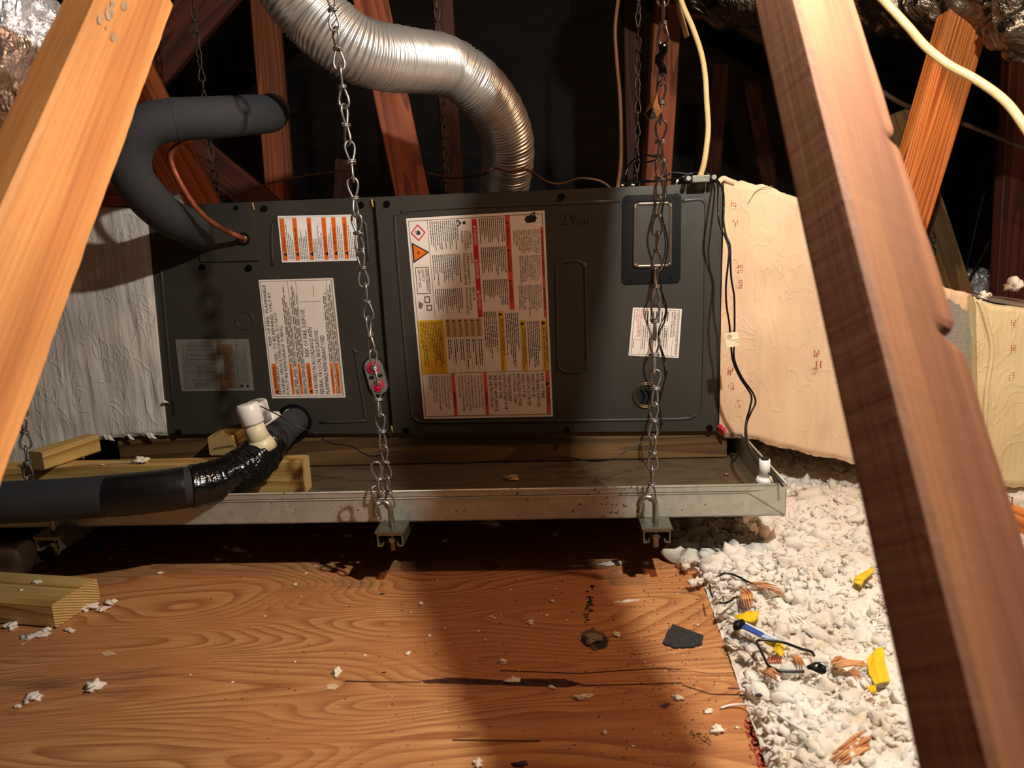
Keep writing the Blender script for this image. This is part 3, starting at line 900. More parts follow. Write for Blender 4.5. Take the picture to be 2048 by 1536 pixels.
# -- white label with upward lettering
L = Label([(517, 560), (666, 556), (691, 795), (544, 797)]); L.base()
L.frame(.02, .012, .98, .985, .005, 1)
L.lines(['                    RISK OF FIRE.  FLAMMABLE', 'REFRIGERANT USED.  TO BE REPAIRED ONLY BY', 'TRAINED SERVICE PERSONNEL. DO NOT', 'PUNCTURE REFRIGERANT TUBING.'], .045, .04, .27, .965, 'ccw', 0, .72)
L.rect(.045, .70, .105, .965, 1); L.text('WARNING', .055, .73, .095, .91, 'ccw'); L.poly([(.055, .945), (.1, .925), (.1, .96)], 0)
for a0, a1 in ((.285, .38), (.40, .49), (.835, .9), (.91, .965)):
    L.rect(a0, .70, a0 + .038, .965, 1); L.text('WARNING', a0 + .008, .76, a0 + .03, .9, 'ccw')
    L.micro(a0, .05, a0 + .045, .69, 2, 'ccw', 1, .6, .8); L.micro(a0 + .047, .05, a1, .965, 3, 'ccw', 1, .6, .75)
    L.rect(a1 + .006, .015, a1 + .01, .98, 1, .0003, True)
L.lines(['                 RISK OF FIRE. DISPOSE', 'OF PROPERLY IN ACCORDANCE WITH', 'FEDERAL OR LOCAL REGULATIONS.', 'FLAMMABLE REFRIGERANT USED.'], .52, .25, .82, .965, 'ccw', 0, .72)
L.rect(.515, .70, .57, .965, 1); L.text('WARNING', .525, .73, .562, .91, 'ccw'); L.poly([(.525, .945), (.565, .925), (.565, .96)], 0)
L.rect(.52, .185, .80, .188, 1, .0003, True)
L.rect(.72, .06, .725, .15, 1, .0003, True)
L.done('flammable_label', 'white label with upright lettering and four orange tabs', PM, IM)

# -- silver rating plate
L = Label([(350, 679), (497, 678), (508, 781), (363, 783)]); L.base(0)
for k in range(22):
    a = .17 + k * .0165; L.rect(a, .03, a + .006, .95, 1, .0003, True)
for b in (.12, .2, .3, .38, .47, .63, .78): L.rect(.17, b, .53, b + .006, 0, .0003, True)
L.rect(.24, .5, .40, .72, 1, .0003, True); L.rect(.2, .82, .40, .92, 1, .0003, True)
L.micro(.05, .06, .16, .95, 6, 'ccw', 1, .5); L.micro(.84, .05, .95, .85, 7, 'ccw', 1, .4)
L.rect(.64, .10, .76, .93, 2, .0003, True); L.rect(.55, .02, .62, .30, 2, .0003, True)
L.micro(.63, .05, .83, .95, 12, 'ccw', 0, .3, .5); L.rect(.54, .66, .64, .97, 2, .0003, True)
L.poly([(.845, .86), (.875, .9), (.845, .95), (.815, .9)], 0); L.poly([(.845, .875), (.865, .9), (.845, .935), (.825, .9)], 1)
L.ink.add([L.at(.92 + .02 * math.cos(a), .91 + .03 * math.sin(a), .0005) for a in [k * .5236 for k in range(12)]][::-1], [tuple(range(12))], 0)
L.done('rating_plate', 'rust stained silver rating plate', [M_SILVERLBL, M_INKG], [M_INK, plain('plate_print', (92, 84, 80), .6, bstr=0), M_RUST])

# -- small peach label at the right
L = Label([(1266, 615), (1364, 618), (1357, 716), (1257, 711)]); L.base()
L.frame(.04, .03, .96, .97, .008)
for a in (.22, .30, .39, .47, .56, .67, .76, .85): L.rect(a, .03, a + .004, .97, 0, .0003, True)
L.rect(.04, .66, .22, .665, 0, .0003, True); L.rect(.22, .36, .76, .365, 0, .0003, True)
L.lines(['IF ALARM LOW AL ENABLED', 'DO NOT OPEN THE UNIT OR', 'POWER OFF'], .065, .06, .2, .6, 'cw', 2, .7)
L.lines(['LEAK DETECTION SYSTEM INSTALLED. UNIT MUST BE', 'POWERED EXCEPT FOR SERVICE', 'REFER TO THE SERVICE MANUAL'], .775, .07, .945, .93, 'cw', 0, .6)
L.micro(.235, .06, .75, .34, 9, 'cw', 0, .4); L.micro(.235, .39, .75, .93, 12, 'cw', 1, .4)
L.text('ACTION', .69, .45, .73, .58, 'cw'); L.micro(.055, .70, .09, .93, 1, 'cw', 0)
L.done('leak_sensor_label', 'small peach label with red lettering', PM, IM)

# ================================================================== DRAIN PAN, BEAMS, STRUTS
PO = .28                                             # pan front, out of the unit front
pc = Up(1571, 1031, PO); pt = Up(1571, 968, PO)
PZ0, PZ1 = pc.z, pt.z
PB = Vector((pc.x, pc.y, PZ0)); PH = Vector((0, 0, PZ1 - PZ0)); PL = -HX * 1.95; PD = -NX * .9
PANE = empty('drain_pan', PB, 'galvanized sheet metal drain pan hung under the air handler', 'drain pan')
mb = MB(); mb.box(PB + UZ * .0005, PL, PD, UZ * .001); mb.build('pan_bed', M_BED, parent=PANE, label='rust stained pan bed')
T1 = .0012
mb = MB(); mb.box(PB, PL, -NX * T1, PH); mb.box(PB + PH - UZ * .009 + NX * .0018, PL, -NX * .0018, UZ * .009)
mb.tube([PB + PH + NX * .001, PB + PH + PL + NX * .001], .0018, 8)
mb.tube([PB + UZ * .040 + NX * .0004, PB + UZ * .040 + PL + NX * .0004], (.0012), 6)
mb.build('front_wall', M_PAN, parent=PANE)
mb = MB(); mb.box(PB, -HX * T1, PD, PH); mb.tube([PB + PH, PB + PH + PD], .0018, 8); mb.build('end_wall', M_PAN, parent=PANE)
mb = MB(); mb.box(PB + PD, PL, -NX * T1, PH); mb.build('rear_wall', M_PAN, parent=PANE)
q1, q2, q3 = PB + UZ * .003 - HX * .002, PB + PH - UZ * .012 - HX * .058, PB + PH - UZ * .006 - HX * .002
mb = MB(); mb.prism([q1, q3, q2], NX * .0022); mb.build('corner_fold', M_PAN, parent=PANE, bevel=.0005)
# float switch at the right corner
fs = Up(1528, 968, PO - .03); fs.z = PZ0 + .002
FS = empty('float_switch', fs, 'small white float switch in the right corner of the pan', 'switch')
mb = MB(); mb.tube([fs + UZ * z for z in (0, .028, .03, .042)], [.012, .012, .0155, .0155], 18); mb.tube([fs + UZ * .042, fs + UZ * .052], [.0155, .011], 18); mb.build('body', M_PVC, parent=FS)
mb = MB(); mb.tube([fs + UZ * .052, fs + UZ * .081], .0085, 16); mb.build('stem', M_PVC, parent=FS)
mb = MB(); mb.tube([fs + UZ * .081, fs + UZ * .084], .0062, 12); mb.build('stem_cap', M_BLKPL, parent=FS)

bz0 = PZ0 + .0025
ub = cBL.z
# long beam under the unit
A = Up(250, 900, -.03); Bq = Up(1449, 900, -.03)
hgt = ub - bz0 - .001
A.z = Bq.z = bz0 + hgt / 2
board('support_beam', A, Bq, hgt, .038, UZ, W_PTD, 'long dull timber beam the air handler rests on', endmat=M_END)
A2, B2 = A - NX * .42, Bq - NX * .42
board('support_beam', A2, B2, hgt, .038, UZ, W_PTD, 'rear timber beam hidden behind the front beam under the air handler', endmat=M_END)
# board on edge in the pan, left
bt = Up(603, 922, .149)
bh = bt.z - bz0
bo = bt - NX * .019; bo.z = bz0 + bh / 2
bl = bo - HX * .78
board('pan_board', bl, bo, bh, .038, UZ, W_PT, 'yellow board on edge in the pan behind the drain pipe', 'board', endmat=M_END)
# blocks
be = Up(444, 905, .055); be.z = bz0 + .068
board('timber_block', be - NX * .07, be, .05, .038, HX, W_PT, 'short end-grain block under the drain fitting', 'block', endmat=M_END)
bk = Up(97, 925, .15); bk.z = bz0 + bh + .0185
board('timber_block', bk + Vector((-.008, -.02, 0)), bk + Vector((.035, .09, .0)), .034, .036, UZ, W_PT, 'yellow block wedged under the white plenum at the left', 'block', endmat=M_END)


def strut(px, py, label, ynear=None):
    c = Up(px, py, PO + .05); c.z = PZ0 - .0005
    E = empty('strut_channel', c, label, 'strut', 'steel struts carrying the drain pan')
    w2, h, t, lip, up_ = .0205, .0206, .0022, .0075, .006
    prof = [(-w2 + lip, -h + up_), (-w2 + lip, -h), (-w2, -h), (-w2, 0), (w2, 0), (w2, -h), (w2 - lip, -h), (w2 - lip, -h + up_), (w2 - lip - t, -h + up_), (w2 - lip - t, -h - t + t), (w2 - lip - t, -h)]
    outer = [(-w2, 0), (w2, 0), (w2, -h), (w2 - lip, -h), (w2 - lip, -h + up_)]
    pr = [(-w2 + lip, -h + up_), (-w2 + lip, -h), (-w2, -h), (-w2, 0), (w2, 0), (w2, -h), (w2 - lip, -h), (w2 - lip, -h + up_),
          (w2 - lip - t, -h + up_), (w2 - lip - t, -h + t) , (w2 - t, -h + t), (w2 - t, -t), (-w2 + t, -t), (-w2 + t, -h + t), (-w2 + lip + t, -h + t), (-w2 + lip + t, -h + up_)]
    P3 = [c + HX * x + UZ * z for x, z in pr]
    P4 = [p - NX * 1.0 for p in P3]
    mb = MB(); n = len(P3); mb.add(P3 + P4, [(i, n + i, n + (i + 1) % n, (i + 1) % n) for i in range(n)])
    tri = [(0, 1, 14, 15), (1, 2, 13, 14), (2, 3, 12, 13), (3, 4, 11, 12), (4, 5, 10, 11), (5, 6, 9, 10), (6, 7, 8, 9)]
    mb.add(P3, tri)
    mb.build('channel', M_STRUT, parent=E)
    return E, c


def hook(E, c, flip=1, eye=False, label='zinc hook bolt through the strut'):
    p = c - NX * .018 + Vector((0, 0, 0))
    H = E
    tt = .0035
    top = p + UZ * .047
    pts = [p - UZ * .032, p, top - UZ * .012]
    cx_ = top - UZ * .012 - HX * .0125 * flip
    pts = [p - UZ * .034, p - UZ * .01, top - UZ * .016] + [cx_ + (HX * flip * math.cos(a) + UZ * math.sin(a)) * .0125 for a in [math.radians(k) for k in (0, 30, 60, 90, 120, 150, 180, 205)]]
    pts += [cx_ - HX * flip * .0122 - UZ * .012]
    mb = MB(); mb.tube(pts, .0046, 10); mb.build('hook_bolt', M_STRUT, parent=H)
    mb = MB(); hx_ = [p - UZ * .0185 + (HX * math.cos(a) + NX * math.sin(a)) * .0082 for a in [k * math.pi / 3 for k in range(6)]]; mb.prism(hx_, UZ * .007); mb.build('nut', M_GALV, parent=H)
    mb = MB(); mb.box(c - HX * .0235 + NX * .001 + UZ * .0006, HX * .047, -NX * .04, UZ * .0045); mb.build('washer_plate', M_STRUT, parent=H, bevel=.001)
    return cx_ + UZ * .0125


E1, c1 = strut(1314, 1054, 'steel strut end with hook bolt at the right chain')
h1 = hook(E1, c1)
E2, c2 = strut(778, 1056, 'steel strut end with hook bolt at the middle chain')
h2 = hook(E2, c2)
E3, c3 = strut(92, 1068, 'steel strut end with hook bolt by the clear bottle')
h3 = hook(E3, c3)


# ================================================================== CHAINS
def link_mesh(pitch=.0625, r=.0018, w=.0074):
    """knotted wire link: loop up, wrapped knot, loop down"""
    h = pitch / 2 + .0035
    mb = MB()
    up_ = [(0, .0), (.0030, .004), (w * .85, h * .45), (w, h * .7), (w * .75, h * .92), (0, h), (-w * .75, h * .92), (-w, h * .7), (-w * .85, h * .45), (-.0030, .004)]
    mb.tube(crom([(x, .0, z) for x, z in up_], 3, True), r, 7, True)
    a = math.radians(62)
    mb.tube(crom([(x * math.cos(a), x * math.sin(a), -z) for x, z in up_], 3, True), r, 7, True)
    coil = []
    for k in range(22):
        t = k / 21; an = t * 2 * math.pi * 1.9
        coil.append((.0062 * math.cos(an), .0042 * math.sin(an), -.0028 + .0056 * t))
    mb.tube(coil, r, 7)
    me = bpy.data.meshes.new('link'); me.from_pydata(mb.v, [], mb.f); me.polygons.foreach_set('use_smooth', [True] * len(mb.f)); me.update()
    return me


LINK = link_mesh(); LINK.materials.append(M_GALV)
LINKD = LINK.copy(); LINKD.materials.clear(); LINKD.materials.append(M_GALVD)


def chain(A, B, n, mesh, label, group, scale=1.0, extra=None, skip=()):
    A = Vector(A); B = Vector(B); E = empty('hanging_chain', A, label, 'chain', group)
    d = (B - A) / n; z = -d.normalized()
    k0 = random.uniform(0, 3)
    pit = d.length / .0625
    for i in range(n + 1):
        if i in skip: continue
        p = A + d * i + Vector((random.uniform(-1, 1), 0, 0)) * .0012
        o = bpy.data.objects.new('link', mesh); COL.objects.link(o); o.parent = E
        x = Vector((math.cos(k0), math.sin(k0), 0)); x = (x - z * x.dot(z)).normalized(); y = z.cross(x)
        # next link's upper loop must cross this one's lower loop
        R = Matrix((x, y, z)).transposed().to_4x4() @ Matrix.Diagonal((scale, scale, pit, 1)); R.translation = p - A
        o.matrix_basis = R
        k0 += math.radians(62 + 90) + random.uniform(-.12, .12)
    return E


random.seed(5)
HY = c2.y + .018
A = Yp(667, 19, c2.y + .012); B = Yp(769, 924, c2.y + .018); d = (B - A) / 13
CH2 = chain(A - d * 5, B + d * 1, 19, LINK, 'galvanized knotted chain hanging to the middle strut, across the corrugated duct', 'knotted chains')
# slack tail of the middle chain, doubled over the hook
for i, (px, py) in enumerate(((757, 958), (755, 1005))):
    o = bpy.data.objects.new('link', LINK); COL.objects.link(o); o.parent = CH2
    p = Yp(px, py, c2.y - .006 - .004 * i)
    o.matrix_basis = Matrix.Translation(p - Vector(CH2['_base'])) @ Matrix.Rotation(.5 * i + .3, 4, 'Z') @ Matrix.Rotation(-.12, 4, 'Y') @ Matrix.Diagonal((1, 1, .8, 1))
A = Yp(1325, 48, c1.y + .012); B = Yp(1304, 967, c1.y + .018); d = (B - A) / 13
CH1 = chain(A - d * 5, B, 18, LINK, 'darker knotted chain hanging to the right strut with black tape near its top', 'knotted chains')
A = Yp(36, 740, c3.y + .012); B = Yp(60, 984, c3.y + .018); d = (B - A) / 4
CH3 = chain(A - d * 16, B, 20, LINK, 'knotted chain at far left, in front of the white plenum', 'knotted chains')
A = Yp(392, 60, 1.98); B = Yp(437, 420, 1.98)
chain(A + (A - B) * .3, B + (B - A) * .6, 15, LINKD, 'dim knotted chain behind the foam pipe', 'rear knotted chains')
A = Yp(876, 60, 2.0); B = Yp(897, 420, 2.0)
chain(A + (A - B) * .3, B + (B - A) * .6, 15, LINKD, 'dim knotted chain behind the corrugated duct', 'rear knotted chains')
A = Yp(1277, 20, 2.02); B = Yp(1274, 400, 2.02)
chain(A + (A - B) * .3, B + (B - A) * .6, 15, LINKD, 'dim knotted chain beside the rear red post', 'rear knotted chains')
# tape and torn scrap on the right chain
mb = MB(); cA, cB = Yp(1322, 88, c1.y + .008), Yp(1321, 152, c1.y + .01)
P_ = [cA + (cB - cA) * t + Vector((.003 * math.sin(t * 9), -.003, 0)) for t in [k / 9 for k in range(10)]]
mb.tube(P_, [(.0045 + .004 * abs(math.sin(k * .9 + .4)), .004) for k in range(10)], 9)
mb.build('black_tape', M_TAPE, parent=CH1)
yy = c1.y
pts = [(1316, 182, yy), (1302, 203, yy - .006), (1290, 226, yy), (1300, 240, yy - .01), (1314, 236, yy - .004), (1324, 222, yy), (1316, 205, yy - .01)]
V_ = yp(pts); cen = Yp(1306, 214, yy - .022)
mb = MB(); mb.add(V_ + [cen] + [v + Vector((0, .003, 0)) for v in V_], [(i, (i + 1) % 7, 7) for i in range(7)] + [tuple(range(14, 7, -1))] + [(i, 8 + i, 8 + (i + 1) % 7, (i + 1) % 7) for i in range(7)], 0)
mb.f = mb.f
for k in (2, 3): mb.m[k] = 1
mb.build('torn_scrap', [plain('torn_kraft', (196, 150, 96), .8), M_TAPE], parent=CH1)

# ================================================================== PIPES
R_ = .0325
P_ = crom([Up(400, 470, .0), Up(392, 462, .035), Up(372, 450, .075), Yp(335, 432, 1.29), Yp(292, 392, 1.24), Yp(262, 345, 1.21), Yp(263, 292, 1.20), Yp(292, 254, 1.20), Yp(345, 240, 1.215), Yp(430, 235, 1.25), Yp(500, 230, 1.31), Yp(536, 227, 1.38), Yp(545, 222, 1.5)], 8)
FO = empty('suction_line', P_[0], 'thick black foam sleeved pipe looping up from the valve plate', 'pipe')
mb = MB(); mb.tube(P_, R_, 28); mb.build('foam_sleeve', M_FOAM, parent=FO)
mb = MB(); a = P_[0] + (P_[1] - P_[0]) * .3; mb.tube([P_[-1], P_[-1] + (P_[-1] - P_[-2]).normalized() * .02], .011, 14); mb.build('copper_end', M_COPPER, parent=FO)
i0 = int(len(P_) * .66)
mb = MB(); mb.tube([P_[i0], P_[i0 + 1], P_[i0 + 2]], R_ + .0006, 28, caps=False); mb.build('sleeve_joint', M_FOAM, parent=FO)
cpts = [Up(489, 478, .0), Up(480, 474, .022), Up(455, 463, .05), Yp(420, 442, 1.31), Yp(392, 415, 1.28), Yp(366, 376, 1.26), Yp(347, 338, 1.25), Yp(341, 315, 1.245), Yp(347, 298, 1.24), Yp(375, 281, 1.235), Yp(412, 266, 1.235), Yp(440, 252, 1.24)]
P_ = crom(cpts, 8)
CO = empty('liquid_line', P_[0], 'thin bare copper tube curving from the brass fitting up to the foam pipe', 'pipe')
mb = MB(); mb.tube(P_, .0048, 12); mb.build('tube', M_COPPER, parent=CO)
mb = MB(); mb.tube([P_[0] - NX * .002, P_[0] + NX * .012], [.0085, .0075], 16); mb.build('brass_collar', M_BRASS, parent=CO)
mb = MB(); mb.tube([P_[0] - NX * .001, P_[0] + NX * .0045], .0125, 16); mb.build('rubber_grommet', M_BLKPL, parent=CO)

# condensate drain
d0 = Up(592, 843, .0)
DR = empty('drain_line', d0, 'black foam drain pipe with white fittings, running left across the pan', 'pipe')
dp = [Up(590, 842, .012), Up(578, 852, .05), Up(556, 872, .10), Up(530, 900, .155), Up(505, 925, .20), Up(470, 948, .24), Up(420, 966, .27), Up(350, 978, .30), Up(250, 989, .32), Up(120, 999, .335), Up(-20, 1006, .35), Up(-160, 1012, .36)]
P_ = crom(dp, 8)
rad = []
for i in range(len(P_)):
    t = i / 8; rad.append(.0265 if t < 1.5 else (.0265 + (.0335 - .0265) * min(1, (t - 1.5) / 2)))
mb = MB(); mb.tube(P_, rad, 28); mb.build('foam_sleeve', M_FOAM, parent=DR)
# taped stretch: wrinkled wrap
i0, i1 = 22, 54
seg = []
TP = P_[i0:i1]
tp = []
for i in range(len(TP) - 1):
    for k in range(4): tp.append(TP[i].lerp(TP[i + 1], k / 4))
n_ = len(tp)
mb = MB(); mb.tube(tp, [rad[i0 + i // 4] * (1.07 + .035 * math.sin(i * 1.1) * (1 if i < 70 else .2)) for i in range(n_)], 36)
b = mb
vv = []
for i, v in enumerate(b.v):
    q = Vector(v); c = tp[i // 36]; d = q - c; am = .07 if i // 36 < 78 else .015
    vv.append(tuple(c + d * (1 + am * mnoise.noise(q * 70) + am * .6 * mnoise.noise(q * 160 + Vector((3, 1, 2))))))
b.v = vv
mb.build('tape_wrap', M_TAPE, parent=DR, label='glossy wrinkled black tape')
mb = MB(); mb.tube(P_[54:67], [rad[0] * 0 + .0341] * 13, 28, caps=False); mb.build('flat_tape', plain('flat_tape', (16, 16, 17), .4, bstr=.5, bscale=60, bdist=.002), parent=DR)
nb = Up(588, 843, .0)
mb = MB(); mb.prism([nb + (HX * math.cos(a) + UZ * math.sin(a)) * .0285 for a in [k * math.pi / 4 + .35 for k in range(8)]], NX * .009); mb.build('threaded_nut', M_PVC, parent=DR, bevel=.001)
mb = MB(); mb.prism([nb + (HX * math.cos(a) + UZ * math.sin(a)) * .036 for a in [k * math.pi / 12 for k in range(24)]], NX * .002); mb.build('port_gasket', M_BLKPL, parent=DR)
# stacked white fittings
tb = Up(520, 885, .185)
t1 = Up(506, 846, .19); t2 = Up(495, 812, .19)
mb = MB(); mb.tube([tb, t1.lerp(tb, .45), t1], [.022, .0175, .0165], 22); mb.build('tee_neck', M_PVCC, parent=DR)
mb = MB(); mb.tube([tb - (t1 - tb) * .35, tb - (t1 - tb) * .05, tb.lerp(t1, .3)], [.026, .024, .019], 22); mb.build('tee_hub', M_PVCC, parent=DR)
mb = MB(); dd = (t2 - t1).normalized(); mb.tube([t1 - dd * .002, t1 + dd * .001, t2, t2 + dd * .004], [.018, .0195, .0195, .0165], 28); mb.build('cap', M_PVC, parent=DR, label='white front cap')
r1 = Up(528, 858, .075); r2 = Up(513, 806, .08); dd = (r2 - r1).normalized()
mb = MB(); mb.tube([r1 - dd * .02, r1 + (r2 - r1) * .5], .0165, 22); mb.tube([r1 + (r2 - r1) * .3, r2, r2 + dd * .004], [.0195, .0195, .0165], 28); mb.build('cap', M_PVC, parent=DR, label='white rear cap')
mb = MB(); mb.tube([Up(526, 838, .07), Up(556, 838, .05)], .015, 20); mb.build('elbow_stub', M_PVC, parent=DR)

# corrugated flexible duct
cl = crom([Yp(1012, 430, 1.66), Yp(1008, 388, 1.64), Yp(1018, 310, 1.58), Yp(1010, 258, 1.545), Yp(984, 207, 1.51), Yp(942, 162, 1.47), Yp(890, 131, 1.44), Yp(826, 122, 1.36), Yp(762, 114, 1.29), Yp(712, 98, 1.26), Yp(668, 68, 1.25), Yp(625, 30, 1.25), Yp(590, -12, 1.24), Yp(560, -70, 1.24), Yp(540, -140, 1.25)], 12)
ln = [0]
for a, b in zip(cl, cl[1:]): ln.append(ln[-1] + (b - a).length)
pts = []; rs = []
tot = ln[-1]; step = .0011; k = 0; s_ = 0
while s_ < tot:
    while k < len(ln) - 2 and ln[k + 1] < s_: k += 1
    t = (s_ - ln[k]) / max(1e-9, ln[k + 1] - ln[k])
    pts.append(cl[k].lerp(cl[k + 1], t)); ph = s_ / .0066 * 2 * math.pi
    rs.append(.0515 + .0017 * math.sin(ph) + .0006 * math.sin(s_ * 260) + .0007 * mnoise.noise(Vector((s_ * 40, 0, 0))))
    s_ += step
mb = MB(); mb.tube(pts, rs, 44)
DU = mb.build('flexible_duct', M_FLEX, loc=pts[0]); tag(DU, 'silver corrugated flexible duct snaking up from behind the air handler', 'duct')


# ================================================================== PLENUMS AND DUCT BOXES
def sculpt_front(outline, nx, ny, o0, amp, name, mat, depth, label, cat, rag=.004, bulge=0):
    """plenum: quilted hand-painted front built as a grid clipped to an outline (pixel polygon given as top and bottom rails)"""
    top, bot = outline

    def rail(r, t):
        x = r[0][0] + (r[-1][0] - r[0][0]) * t
        for (xa, ya), (xb, yb) in zip(r, r[1:]):
            if x <= xb or (xb, yb) == r[-1]:
                u = (x - xa) / (xb - xa) if xb != xa else 0
                return x, ya + (yb - ya) * u
    mb = MB(); G = []
    for i in range(nx + 1):
        t = i / nx; a = rail(top, t); b = rail(bot, t)
        for j in range(ny + 1):
            s = j / ny
            G.append(Up(a[0] + (b[0] - a[0]) * s, a[1] + (b[1] - a[1]) * s, o0))
    A_ = np.array([tuple(g) for g in G]); q = A_.copy()
    h = (fbm(q * np.array([55, 55, 7]), 3) - .5) * amp + (fbm(q * 12 + 5, 2) - .5) * amp * 1.6
    edge = np.array([min(j, ny - j) / 3 if min(j, ny - j) < 3 else 1 for i in range(nx + 1) for j in range(ny + 1)])
    rn = (fbm(q * 60 + 9, 3) - .5) * rag
    nn = np.array(tuple(NX))
    A_ = A_ + nn * (h * edge - (1 - edge) * .006)[:, None]
    A_[:, 2] += rn * (1 - edge) * 3
    V_ = [Vector(tuple(x)) for x in A_]
    fs = [(i * (ny + 1) + j, i * (ny + 1) + j + 1, (i + 1) * (ny + 1) + j + 1, (i + 1) * (ny + 1) + j) for i in range(nx) for j in range(ny)]
    mb.add(V_, fs, 0, True)
    rim = [i * (ny + 1) for i in range(nx + 1)] + [nx * (ny + 1) + j for j in range(1, ny + 1)] + [i * (ny + 1) + ny for i in range(nx - 1, -1, -1)] + [j for j in range(ny - 1, 0, -1)]
    R1 = [V_[i] for i in rim]; R2 = [v - NX * depth for v in R1]; n = len(R1)
    mb.add(R1 + R2, [(i, (i + 1) % n, n + (i + 1) % n, n + i) for i in range(n)], 0)
    mb.add(R2, [tuple(range(n))], 0)
    o = mb.build(name, mat, loc=V_[ny]); tag(o, label, cat)
    return o


PLL = sculpt_front(([(-120, 425), (190, 412), (291, 415)], [(-120, 960), (0, 948), (45, 944), (75, 925), (130, 898), (170, 882), (240, 878), (333, 872)]), 150, 130, .004, .006, 'plenum', M_MASTL, .5,
                   'white mastic coated plenum at the left end of the air handler', 'duct')
PLR = sculpt_front(([(1448, 364), (1460, 362), (1535, 370), (1560, 380), (1598, 396), (1700, 470), (1790, 528), (1862, 562), (1945, 590)], [(1438, 866), (1455, 878), (1500, 880), (1600, 906), (1710, 928), (1850, 955), (1960, 972)]), 170, 130, .004, .005, 'plenum', M_MASTR, .5,
                   'cream mastic coated plenum tapering down from the right end of the air handler', 'duct')
PLD = sculpt_front(([(1950, 596), (1990, 606), (2048, 614), (2300, 640)], [(1962, 974), (2048, 976), (2300, 985)]), 90, 90, .03, .004, 'duct_box', M_MASTY, .42,
                   'pale yellow mastic coated duct box at the right edge', 'duct')
# gauze tape and bare foil patches on the right plenum
def gauze():
    m, nt, bs = mat_new('gauze_foil')
    v = coords(nt, (1, 1, 1), False)
    br = N(nt, 'ShaderNodeTexBrick'); br.offset = 0; br.inputs['Scale'].default_value = 190; br.inputs['Mortar Size'].default_value = .12
    br.inputs['Color1'].default_value = rgb((128, 128, 126)); br.inputs['Color2'].default_value = rgb((116, 116, 116)); br.inputs['Mortar'].default_value = rgb((176, 172, 160))
    br.inputs['Brick Width'].default_value = .5; br.inputs['Row Height'].default_value = .5
    mp = N(nt, 'ShaderNodeMapping'); mp.inputs['Rotation'].default_value = (math.pi / 2, 0, 0)
    nt.links.new(v, mp.inputs['Vector']); nt.links.new(mp.outputs[0], br.inputs['Vector'])
    nt.links.new(br.outputs[0], bs.inputs['Base Color']); bs.inputs['Metallic'].default_value = .4; bs.inputs['Roughness'].default_value = .45
    return m


M_GAUZE = gauze()
random.seed(8)


def patch(pxl, o, name, mat, parent, jit=3, n=7):
    out = []
    for i in range(len(pxl)):
        a, b = pxl[i], pxl[(i + 1) % len(pxl)]
        for k in range(n):
            t = k / n; out.append(Up(a[0] + (b[0] - a[0]) * t + random.uniform(-jit, jit), a[1] + (b[1] - a[1]) * t + random.uniform(-jit, jit), o))
    mb = MB(); mb.add(out[::-1], [tuple(range(len(out)))]); return mb.build(name, mat, parent=parent)


PLR['_base'] = list(PLR.location); PLD['_base'] = list(PLD.location); PLL['_base'] = list(PLL.location)
mb = MB(); mb.prism([Up(x, y, .028) + UZ * .0035 for x, y in ((1953, 597), (1990, 607), (2048, 615), (2300, 641))] + [Up(x, y, .028) - NX * .40 + UZ * .0035 for x, y in ((2300, 641), (1953, 597))], -UZ * .002); mb.build('top_sheet', plain('dusty_grey_facing', (128, 116, 100), .7, nscale=14, namt=.25), parent=PLD, label='dusty grey facing on top')
patch([(1862, 592), (1900, 598), (1943, 626), (1944, 680), (1938, 760), (1920, 800), (1870, 640)], .0085, 'bare_tape_patch', M_GAUZE, PLR)
mb = MB(); mb.tube(crom([Up(1958, 600, .034), Up(1972, 640, .034), Up(1984, 700, .033), Up(1974, 780, .034), Up(1970, 860, .034), Up(1966, 960, .034)], 5), (.004), 8); mb.build('tape_seam', M_MASTY, parent=PLD)
mb = MB(); mb.tube(crom([Up(1496, 407, .008), Up(1515, 380, .008), Up(1545, 372, .008)], 4), .0007, 5); mb.build('crease', M_INKG, parent=PLR)
# faint red print on the plenum tape
mb = MB()
for k, (px, py) in enumerate(((1462, 400), (1466, 440), (1476, 530), (1474, 560), (1456, 660), (1456, 735), (1457, 765), (1628, 700), (1632, 722), (1625, 735), (1470, 800), (2022, 640), (2022, 690), (2018, 745), (1690, 610))):
    base = .0075 if px < 1900 else .035
    for r_ in range(3):
        for c_ in range(3):
            if random.random() < .35: continue
            x, y = px + c_ * 4.2, py + r_ * 5; w_ = random.uniform(1.5, 3)
            mb.add([Up(x, y + w_, base), Up(x + w_, y + w_, base), Up(x + w_, y, base), Up(x, y, base)], [(0, 1, 2, 3)])
mb.build('faded_print', M_REDINK, parent=PLR, kind='stuff')
mb = MB(); mb.add([Up(1434, 852, .006), Up(1442, 848, .01), Up(1452, 858, .008), Up(1450, 872, .012), Up(1440, 868, .006), Up(1445, 860, .016)], [(0, 1, 5), (1, 2, 5), (2, 3, 5), (3, 4, 5), (4, 0, 5)])
mb.build('red_tape_scrap', plain('red_tape', (196, 50, 66), .5), parent=PLR)
